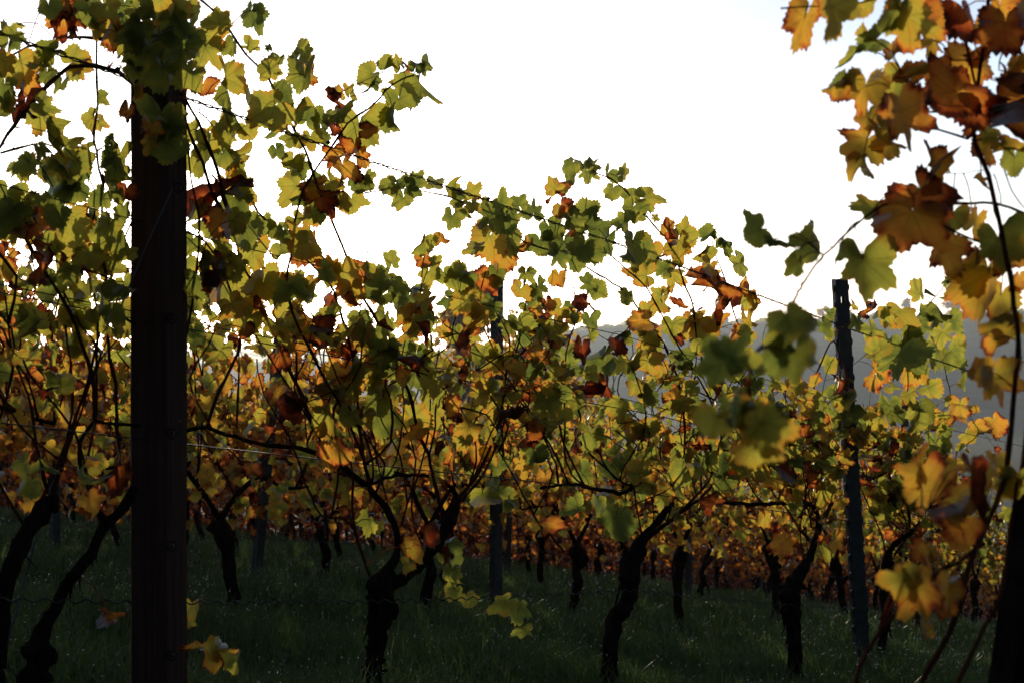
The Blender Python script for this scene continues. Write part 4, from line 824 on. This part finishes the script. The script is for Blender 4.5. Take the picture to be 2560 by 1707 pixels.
# ------------------------------------------------------------------ trellis wires
def wire(label, v, h, u0, u1, kind='plain', r=.0012, sag=.012, supports=None, pathpts=None, group='trellis wires'):
    n = int((u1 - u0) / .05); us = np.linspace(u0, u1, n); q = np.array([W(u, v, h) for u in us])
    t = (us - u0) / (u1 - u0)
    q[:, 2] -= sag * np.abs(np.sin(t * math.pi * max(1, round((u1 - u0) / 4))))
    mb = MB()
    if kind == 'crimped':
        us = np.linspace(u0, u1, int((u1 - u0) / .009)); q2 = np.stack([np.interp(us, np.linspace(u0, u1, n), q[:, i]) for i in range(3)], 1)
        q2[:, 2] += .0045 * np.sin(us * 2 * math.pi / .05); mb.tube(q2, r, 4, cap=False)
    elif kind == 'twisted':
        us = np.linspace(u0, u1, int((u1 - u0) / .01)); q2 = np.stack([np.interp(us, np.linspace(u0, u1, n), q[:, i]) for i in range(3)], 1)
        for s in (0, math.pi):
            a = us * 2 * math.pi / .07 + s
            mb.tube(q2 + np.stack([EV[0] * np.cos(a), EV[1] * np.cos(a), np.sin(a)], 1) * .0028, r, 4, cap=False)
        for b in np.arange(u0 + .4, u1, .62):          # knots
            p = W(b, v, h); mb.tube([p + np.array([-.006, 0, 0]), p, p + np.array([.006, 0, 0])], [.002, .006, .002], 6)
    else: mb.tube(q, r, 4, cap=False)
    return tag(mb.build('trellis_wire', M_WIRE), label, 'wire', group)
V0 = ROW1 - .035
wire('twisted two-strand top wire running to the head of the tilted metal post', V0, 1.50, .2, 11, 'twisted', .0021)
wire('plain wire of the nearest row at the height of the hook near the sun', V0, .98, .2, 11, 'plain', .0018)
wire('plain upper wire of the nearest row just above the middle hook', V0 + .05, 1.02, .2, 11, 'plain', .0017, .03)
wire('wire of the nearest row that carries the bent canes', V0 + .02, .72, .2, 11, 'plain', .0019)
wire('slack crimped lowest wire of the nearest row, just above the grass', V0, .40, .2, 11, 'crimped', .0018, .05)
wire('plain wire of the nearest row halfway up to the twisted wire', V0 + .03, 1.22, .2, 11, 'plain', .0017, .03)
for row, hs in ((2, (.42, .75, .98, 1.2, 1.45)), (3, (.45, .75, 1.05, 1.42)), (4, (.75, 1.1, 1.4))):
    v = ROW1 + GAP * (row - 1)
    for i, h in enumerate(hs):
        nm = ['lowest', 'second lowest', 'middle', 'second highest', 'highest'] if len(hs) == 5 else (['lowest', 'second lowest', 'second highest', 'highest'] if len(hs) == 4 else ['lowest', 'middle', 'highest'])
        wire('%s wire of the %s row back, strung between its grey posts' % (nm[i], ORD[row]), v - .035, h, .5 * v, 3.0 * v, 'crimped' if (i == 0 and row < 4) else 'plain', .0013, .02)

# ------------------------------------------------------------------ rows behind: templates, then copies
def vine_template(seed, T, mat, nleaf, hue_m, hue_s, size, detail, low=.42):
    r_ = np.random.default_rng(seed)
    tr = MB(); x = 0; pts = []; lean = r_.normal(0, .10); hgt = r_.uniform(.42, .58); bow = r_.normal(0, .05)
    for i, t in enumerate(np.linspace(-.08, 1, 9)):
        rad = np.interp(t, [-.1, .2, .75, .9, 1.0], [.036, .027, .028, .046, .024]) * r_.uniform(.9, 1.1) * .95
        pts.append([lean * t + bow * math.sin(t * 3.1) + r_.normal(0, .006), r_.normal(0, .008), t * hgt, rad])
    sp = smooth_path(pts, .035 if detail else .07); tr.tube(sp[:, :3], sp[:, 3], 9 if detail else 6, .10, rs=r_)
    head = sp[-1][:3]
    for k in range(3 if detail else 1):
        a = r_.uniform(0, 6.3); q = head + np.array([.035 * math.cos(a), .03 * math.sin(a), -.03]); tr.tube([head + np.array([0, 0, -.05]), q, q + (q - head) * .6], [.03, .026, .008], 7, .1, rs=r_)
    canes = []; arms = []
    for s in (-1, 1):
        L = r_.uniform(.45, .62)
        q = [head, head + np.array([s * .08, 0, .10]), head + np.array([s * .2, r_.normal(0, .02), .20 + r_.normal(0, .03)]), head + np.array([s * L * .7, 0, .22 + r_.normal(0, .03)]), head + np.array([s * L, 0, .17])]
        q = np.array(q); arms.append((smooth_path(q, .05), .009))
    for k in range(int(10 if detail else 6)):
        s = arms[r_.integers(0, 2)][0]; p0 = s[r_.integers(len(s) // 4, len(s))].copy()
        top = r_.uniform(1.05, 1.5); dx = r_.normal(0, .22)
        n_ = 6; q = np.stack([p0 + np.array([dx * t + r_.normal(0, .03) * t, r_.normal(0, .05) * t, (top - p0[2]) * t]) for t in np.linspace(0, 1, n_)])
        q[1:-1, :2] += r_.normal(0, .018, (n_ - 2, 2)); canes.append((smooth_path(q, .06), .0036))
    LV = Leaves(T); cl = np.concatenate([q for q, _ in canes])
    st = MB()
    for i in range(nleaf):
        if r_.random() < (.75 if low > .3 else .6):
            p = cl[r_.integers(0, len(cl))] + np.array([r_.normal(0, .085), r_.normal(0, .13), r_.normal(-.02, .06)])
        else: p = np.array([r_.uniform(-.62, .62), r_.normal(0, .12), r_.uniform(low - .05, 1.1)])
        if p[2] < low or p[2] > 1.55: continue
        hue = float(np.clip(r_.normal(hue_m + .30 * (1.05 - p[2]), hue_s), 0, 1))
        if r_.random() < .08: hue = r_.uniform(.7, .95)
        tip, nor, k = rand_leaf(r_, hue)
        b = LV.add(p, tip, nor, r_.uniform(.75, 1.2) * size, hue, k)
        if detail: petiole(st, b, cl, .12, .0011)
    def slope(o):
        me = o.data; co = np.empty(len(me.vertices) * 3, np.float32); me.vertices.foreach_get('co', co); co = co.reshape(-1, 3)
        co[:, 2] -= SLOPE * co[:, 0]; me.vertices.foreach_set('co', co.ravel()); me.update(); return o
    parts = [slope(tr.build('trunk', M_BARK))]
    if detail:
        for q, r in arms: m_ = MB(); m_.tube(q, r * np.linspace(1.4, .7, len(q)), 7, .06, rs=r_); parts.append(slope(m_.build('arm', M_BARK)))
        for q, r in canes: m_ = MB(); m_.tube(q, r * np.linspace(1.1, .6, len(q)) * np.where(np.arange(len(q)) % 3 == 0, 1.25, 1), 6); parts.append(slope(m_.build('cane', M_CANE)))
    else:
        m_ = MB()
        for q, r in arms + canes: m_.tube(q, r * 1.05, 4)
        parts.append(slope(m_.build('cane', M_CANE)))
    parts.append(slope(LV.build('foliage', mat, None, None, st)))
    return parts
def place(parts, u, v, label, group, used):
    root = empty('grape_vine', W(u, v), label, 'vine', group, YAW)
    for p in parts:
        if p.name in used: c = p.copy(); C.objects.link(c)
        else: c = p; used.add(p.name)
        c.parent = root
    return root
used = set(); nvine = 5
TMP2 = [vine_template(100 + i, T_MID, M_LEAF, 285, .27, .15, .073, True, .50) for i in range(6)]
TMP3 = [vine_template(200 + i, T_MID, M_LEAF, 390, .50, .12, .072, True, .30) for i in range(5)]
TMP4 = [vine_template(300 + i, T_LOW, M_LEAF_FAR, 420, .60, .10, .080, False, .36) for i in range(6)]
TMP5 = [vine_template(400 + i, T_LOW, M_LEAF_FAR, 460, .63, .10, .085, False, .12) for i in range(6)]
rv = np.random.default_rng(17)
COUNT = ['first', 'second', 'third', 'fourth', 'fifth', 'sixth', 'seventh', 'eighth', 'ninth', 'tenth', 'eleventh', 'twelfth', 'thirteenth', 'fourteenth', 'fifteenth', 'sixteenth']
for row in range(2, 13):
    v = ROW1 + GAP * (row - 1)
    a = {2: 3.8, 3: 6.18}.get(row, rv.uniform(0, 1.15))
    us = np.arange(a - 1.15 * 8, 3.3 * v, 1.15)
    us = [u for u in us if -150 < px_of(u, v)[0] < 2660 and u > .3 * v]
    for i, u in enumerate(us):
        if nvine >= 300: break
        tset = TMP2 if row == 2 else TMP3 if row == 3 else TMP4 if row < 6 else TMP5
        parts = tset[int(rv.integers(0, len(tset)))] if row > 2 else tset[i % 6]
        if row <= 3:
            lab = '%s vine from the left in the %s row back, under %s leaves' % (COUNT[min(i, 15)], ORD[row], 'green and yellow' if row == 2 else 'yellow')
        else: lab = 'small dark-trunked vine under orange and yellow leaves in the %s row back' % ORD[row]
        place(parts, u + (rv.normal(0, .05) if row > 3 else 0), v + rv.normal(0, .03), lab, 'vines of the %s row back' % ORD[row], used).scale.z = (1.2 if px_of(u, v)[0] < 330 else 1.14 if px_of(u, v)[0] < 1050 and row > 2 else 1) * rv.uniform(.94, 1.05); nvine += 1
# templates never placed would float at the origin
for parts in TMP2 + TMP3 + TMP4 + TMP5:
    for p in parts:
        if p.parent is None: bpy.data.objects.remove(p)

# ------------------------------------------------------------------ trees beyond the rows
def tree(pos, H, cr, label, hue, nleaf, leaf, seed, crown0=.25, group='trees beyond the vineyard', shape=1.0, clumps=26):
    r_ = np.random.default_rng(seed); root = empty('tree', pos, label, 'tree', group)
    mb = MB(); q = [[r_.normal(0, .02) * H * t, r_.normal(0, .02) * H * t, t * H * .85 - .2 * (t == 0), H * .022 * (1.05 - t)] for t in np.linspace(0, 1, 8)]
    sp = smooth_path(q, H / 30); mb.tube(sp[:, :3], sp[:, 3], 7, .05, rs=r_)
    cen = []
    for k in range(clumps):
        t = r_.uniform(crown0, 1); a = r_.uniform(0, 6.28); rad = cr * math.sin(math.pi * min(.97, (t - crown0) / (1 - crown0) * .85 + .12)) * r_.uniform(.35, 1)
        c = np.array([math.cos(a) * rad, math.sin(a) * rad, t * H]); cen.append(c)
        j = int(np.clip((t - .12) / .85, .1, .95) * (len(sp) - 1)); b = sp[j][:3]
        mb.tube([b, (b + c) / 2 + np.array([0, 0, .03 * H]), c], [H * .009, H * .006, H * .002], 5)
    mb.build('trunk', M_TREE, root)
    LV = Leaves(T_LOW)
    for i in range(nleaf):
        c = cen[r_.integers(0, len(cen))]; p = c + r_.normal(0, 1, 3) * cr * np.array([.20, .20, .16])
        h = float(np.clip(r_.normal(hue, .1), 0, 1)); tip, nor, k = rand_leaf(r_, h); LV.add(p, tip, nor, leaf * r_.uniform(.7, 1.4), h, k)
    LV.build('crown', M_LEAF_FAR, root)
    return root
def tree_at(nx, dist, base_h=None):
    x = (nx - 1280) / FN * dist; u = x * EU[0] + dist * EU[1]; v = x * EV[0] + dist * EV[1]
    return np.array([x, dist, float(gz_uv(u, v))])
p = tree_at(-110, 24); tree(p, 3.9 - p[2] * .0, 2.3, 'dark orange-brown tree beyond the rows at the left edge', .80, 8000, .12, 41)
for i, (nx, D, topy, cr, hue, lab) in enumerate([(1165, 60, 735, 1.9, .45, 'pale golden tree beyond the rows, just left of the straight centre post'), (1330, 66, 815, 3.4, .52, 'broad brownish tree beyond the rows, right of the centre, in front of the hill')]):
    p = tree_at(nx, D); topz = -(topy - 853.5) / FN * D; tree(p, topz - p[2], cr, lab, hue, 3800, .26, 50 + i, crown0=.3)
def hill_point(nx):
    az = math.atan((nx - 1280) / FN); return np.array([math.sin(az) * HILL_R, math.cos(az) * HILL_R, float(ridge_z(math.degrees(az))) - 1.4])
for i, (nx, H, cr) in enumerate([(1480, 3.2, 2.2), (1790, 3.5, 2.4), (1810, 4.2, 2.4), (1975, 4.2, 2.3), (2060, 7.5, 2.8), (2120, 4.5, 2.6), (2268, 8.8, 2.6), (2380, 9.6, 3.4), (2402, 8.6, 2.8), (2425, 10.0, 3.2), (2450, 8.8, 2.6), (2490, 5.2, 3.0), (2520, 4.6, 2.6)]):
    tree(hill_point(nx), H, cr, 'bare-stemmed tree silhouetted on the skyline of the far hill', .5, 420, .8, 80 + i, crown0=.2 if H > 6 else .06, group='trees on the far ridge', clumps=14)

# wood along the ridge, too far off to tell the trees apart
def treeline():
    r_ = np.random.default_rng(61); LV = Leaves(T_LOW)
    for i in range(7000):
        az = r_.uniform(-3, 33); R_ = HILL_R + r_.normal(0, 9); a = math.radians(az)
        hh = 1.6 + 1.1 * math.sin(az * 2.3) * math.sin(az * .9 + 1) + .8 * math.sin(az * 7.1)
        p = np.array([math.sin(a) * R_, math.cos(a) * R_, float(ridge_z(az)) - .8 + max(.3, hh) * r_.uniform(0, 1)])
        tip, nor, k = rand_leaf(r_, .3); LV.add(p, tip, nor, r_.uniform(.7, 1.4), float(np.clip(r_.normal(.2, .12), 0, 1)), k)
    tag(LV.build('treeline', M_LEAF_FAR), 'low hazy wood along the top of the far hill', 'wood', kind='stuff')
treeline()

# ------------------------------------------------------------------ grass and dew
def grass():
    r_ = np.random.default_rng(31); B = []
    def scatter(n, d0, d1, hmin, hmax, wd):
        d = np.sqrt(r_.uniform(d0 ** 2, d1 ** 2, n)); t = r_.uniform(-.42, .42, n)
        x = t * d; y = d; h = r_.uniform(hmin, hmax, n) * (.6 + .8 * (np.sin(x * 3.1 + y * 1.7) * np.sin(x * 1.3 - y * 2.3) * .5 + .5))
        return x, y, h, np.full(n, wd)
    sets = [scatter(60000, 2.6, 7, .06, .20, .0032), scatter(70000, 6.5, 14, .06, .19, .005), scatter(45000, 13, 30, .07, .18, .010)]
    x = np.concatenate([s[0] for s in sets]); y = np.concatenate([s[1] for s in sets]); h = np.concatenate([s[2] for s in sets]); wd = np.concatenate([s[3] for s in sets])
    n = len(x); u = x * EU[0] + y * EU[1]; v = x * EV[0] + y * EV[1]; z = gz_uv(u, v)
    a = r_.uniform(0, 6.28, n); la = r_.uniform(0, 6.28, n); ln = r_.uniform(.1, .75, n) * h
    sx, sy = np.cos(a) * wd, np.sin(a) * wd; lx, ly = np.cos(la) * ln, np.sin(la) * ln
    P_ = np.empty((n, 5, 3))
    P_[:, 0] = np.stack([x - sx, y - sy, z - .01], 1); P_[:, 1] = np.stack([x + sx, y + sy, z - .01], 1)
    P_[:, 2] = np.stack([x - sx * .75 + lx * .3, y - sy * .75 + ly * .3, z + h * .6], 1); P_[:, 3] = np.stack([x + sx * .75 + lx * .3, y + sy * .75 + ly * .3, z + h * .6], 1)
    P_[:, 4] = np.stack([x + lx, y + ly, z + h * (1 - .3 * (ln / h))], 1)
    o = np.arange(n) * 5
    q = np.stack([o, o + 1, o + 3, o + 2], 1); tr = np.stack([o + 2, o + 3, o + 4], 1)
    ff = np.concatenate([np.concatenate([q, tr], 1).reshape(-1)]); fs = np.tile([4, 3], n)
    m, nt = newmat('wet_grass'); L = nt.links
    at = nd(nt, 'ShaderNodeAttribute', attribute_name='hue').outputs['Fac']
    col = ramp(nt, at, [(0, (.046, .085, .022)), (.6, (.090, .145, .036)), (.85, (.10, .12, .045)), (1, (.18, .16, .08))])
    dd = nd(nt, 'ShaderNodeBsdfDiffuse'); L.new(col, dd.inputs[0]); tt = nd(nt, 'ShaderNodeBsdfTranslucent'); L.new(col, tt.inputs[0])
    mx = nd(nt, 'ShaderNodeMixShader'); mx.inputs[0].default_value = .45; L.new(dd.outputs[0], mx.inputs[1]); L.new(tt.outputs[0], mx.inputs[2])
    gl = nd(nt, 'ShaderNodeBsdfGlossy'); gl.inputs['Roughness'].default_value = .3; m2 = nd(nt, 'ShaderNodeMixShader'); m2.inputs[0].default_value = .03
    L.new(mx.outputs[0], m2.inputs[1]); L.new(gl.outputs[0], m2.inputs[2])
    ou = nd(nt, 'ShaderNodeOutputMaterial'); L.new(m2.outputs[0], ou.inputs[0])
    tag(mesh_obj('grass', P_.reshape(-1, 3), ff, fs, m, None, True, {'hue': ('FLOAT', np.repeat(np.clip(r_.normal(.45, .22, n), 0, 1), 5))}), 'long dark wet grass covering the ground between the vine rows', 'grass', kind='stuff')
    # dew: small water drops near the blade tips
    near = np.where((y > 3) & (y < 16))[0]; pk = h[near] ** 2.5; pick = r_.choice(near, 8000, replace=False, p=pk / pk.sum())
    c = P_[pick, 4] + np.array([0, 0, .001]); rad = r_.uniform(.0008, .0022, len(pick)) * np.clip(y[pick] / 5, .8, 1.9)
    ph = (1 + 5 ** .5) / 2
    iv = np.array([(-1, ph, 0), (1, ph, 0), (-1, -ph, 0), (1, -ph, 0), (0, -1, ph), (0, 1, ph), (0, -1, -ph), (0, 1, -ph), (ph, 0, -1), (ph, 0, 1), (-ph, 0, -1), (-ph, 0, 1)]) / math.hypot(1, ph)
    it = np.array([(0, 11, 5), (0, 5, 1), (0, 1, 7), (0, 7, 10), (0, 10, 11), (1, 5, 9), (5, 11, 4), (11, 10, 2), (10, 7, 6), (7, 1, 8), (3, 9, 4), (3, 4, 2), (3, 2, 6), (3, 6, 8), (3, 8, 9), (4, 9, 5), (2, 4, 11), (6, 2, 10), (8, 6, 7), (9, 8, 1)])
    dv = (iv[None] * rad[:, None, None] + c[:, None]).reshape(-1, 3); df = (it[None] + (np.arange(len(c)) * 12)[:, None, None]).reshape(-1)
    m, nt = newmat('water_drop'); L = nt.links
    gb = nd(nt, 'ShaderNodeBsdfGlass'); gb.inputs['IOR'].default_value = 1.33; gb.inputs['Roughness'].default_value = .0
    g2 = nd(nt, 'ShaderNodeBsdfGlossy'); g2.inputs['Roughness'].default_value = .06; g2.inputs[0].default_value = (1, 1, 1, 1); mx = nd(nt, 'ShaderNodeMixShader'); mx.inputs[0].default_value = .6
    L.new(gb.outputs[0], mx.inputs[1]); L.new(g2.outputs[0], mx.inputs[2])
    ou = nd(nt, 'ShaderNodeOutputMaterial'); L.new(mx.outputs[0], ou.inputs[0])
    tag(mesh_obj('dew', dv, df, np.full(len(df) // 3, 3), m), 'tiny glinting dew drops clinging to the grass blades', 'dew', kind='stuff')
grass()

# ------------------------------------------------------------------ haze
def haze():
    mb = MB(); mb.box((0, 340, 8), (1500, 1500, 60))
    m, nt = newmat('valley_haze')
    pv = nd(nt, 'ShaderNodeVolumePrincipled'); pv.inputs['Color'].default_value = (.78, .90, 1, 1); pv.inputs['Density'].default_value = .00038; pv.inputs['Anisotropy'].default_value = .45
    ou = nd(nt, 'ShaderNodeOutputMaterial'); nt.links.new(pv.outputs[0], ou.inputs['Volume'])
    tag(mb.build('haze', m, smooth=False), 'thin pale morning haze filling the valley', 'haze', kind='stuff')
haze()
print('vines', nvine, 'objects', len(bpy.data.objects))
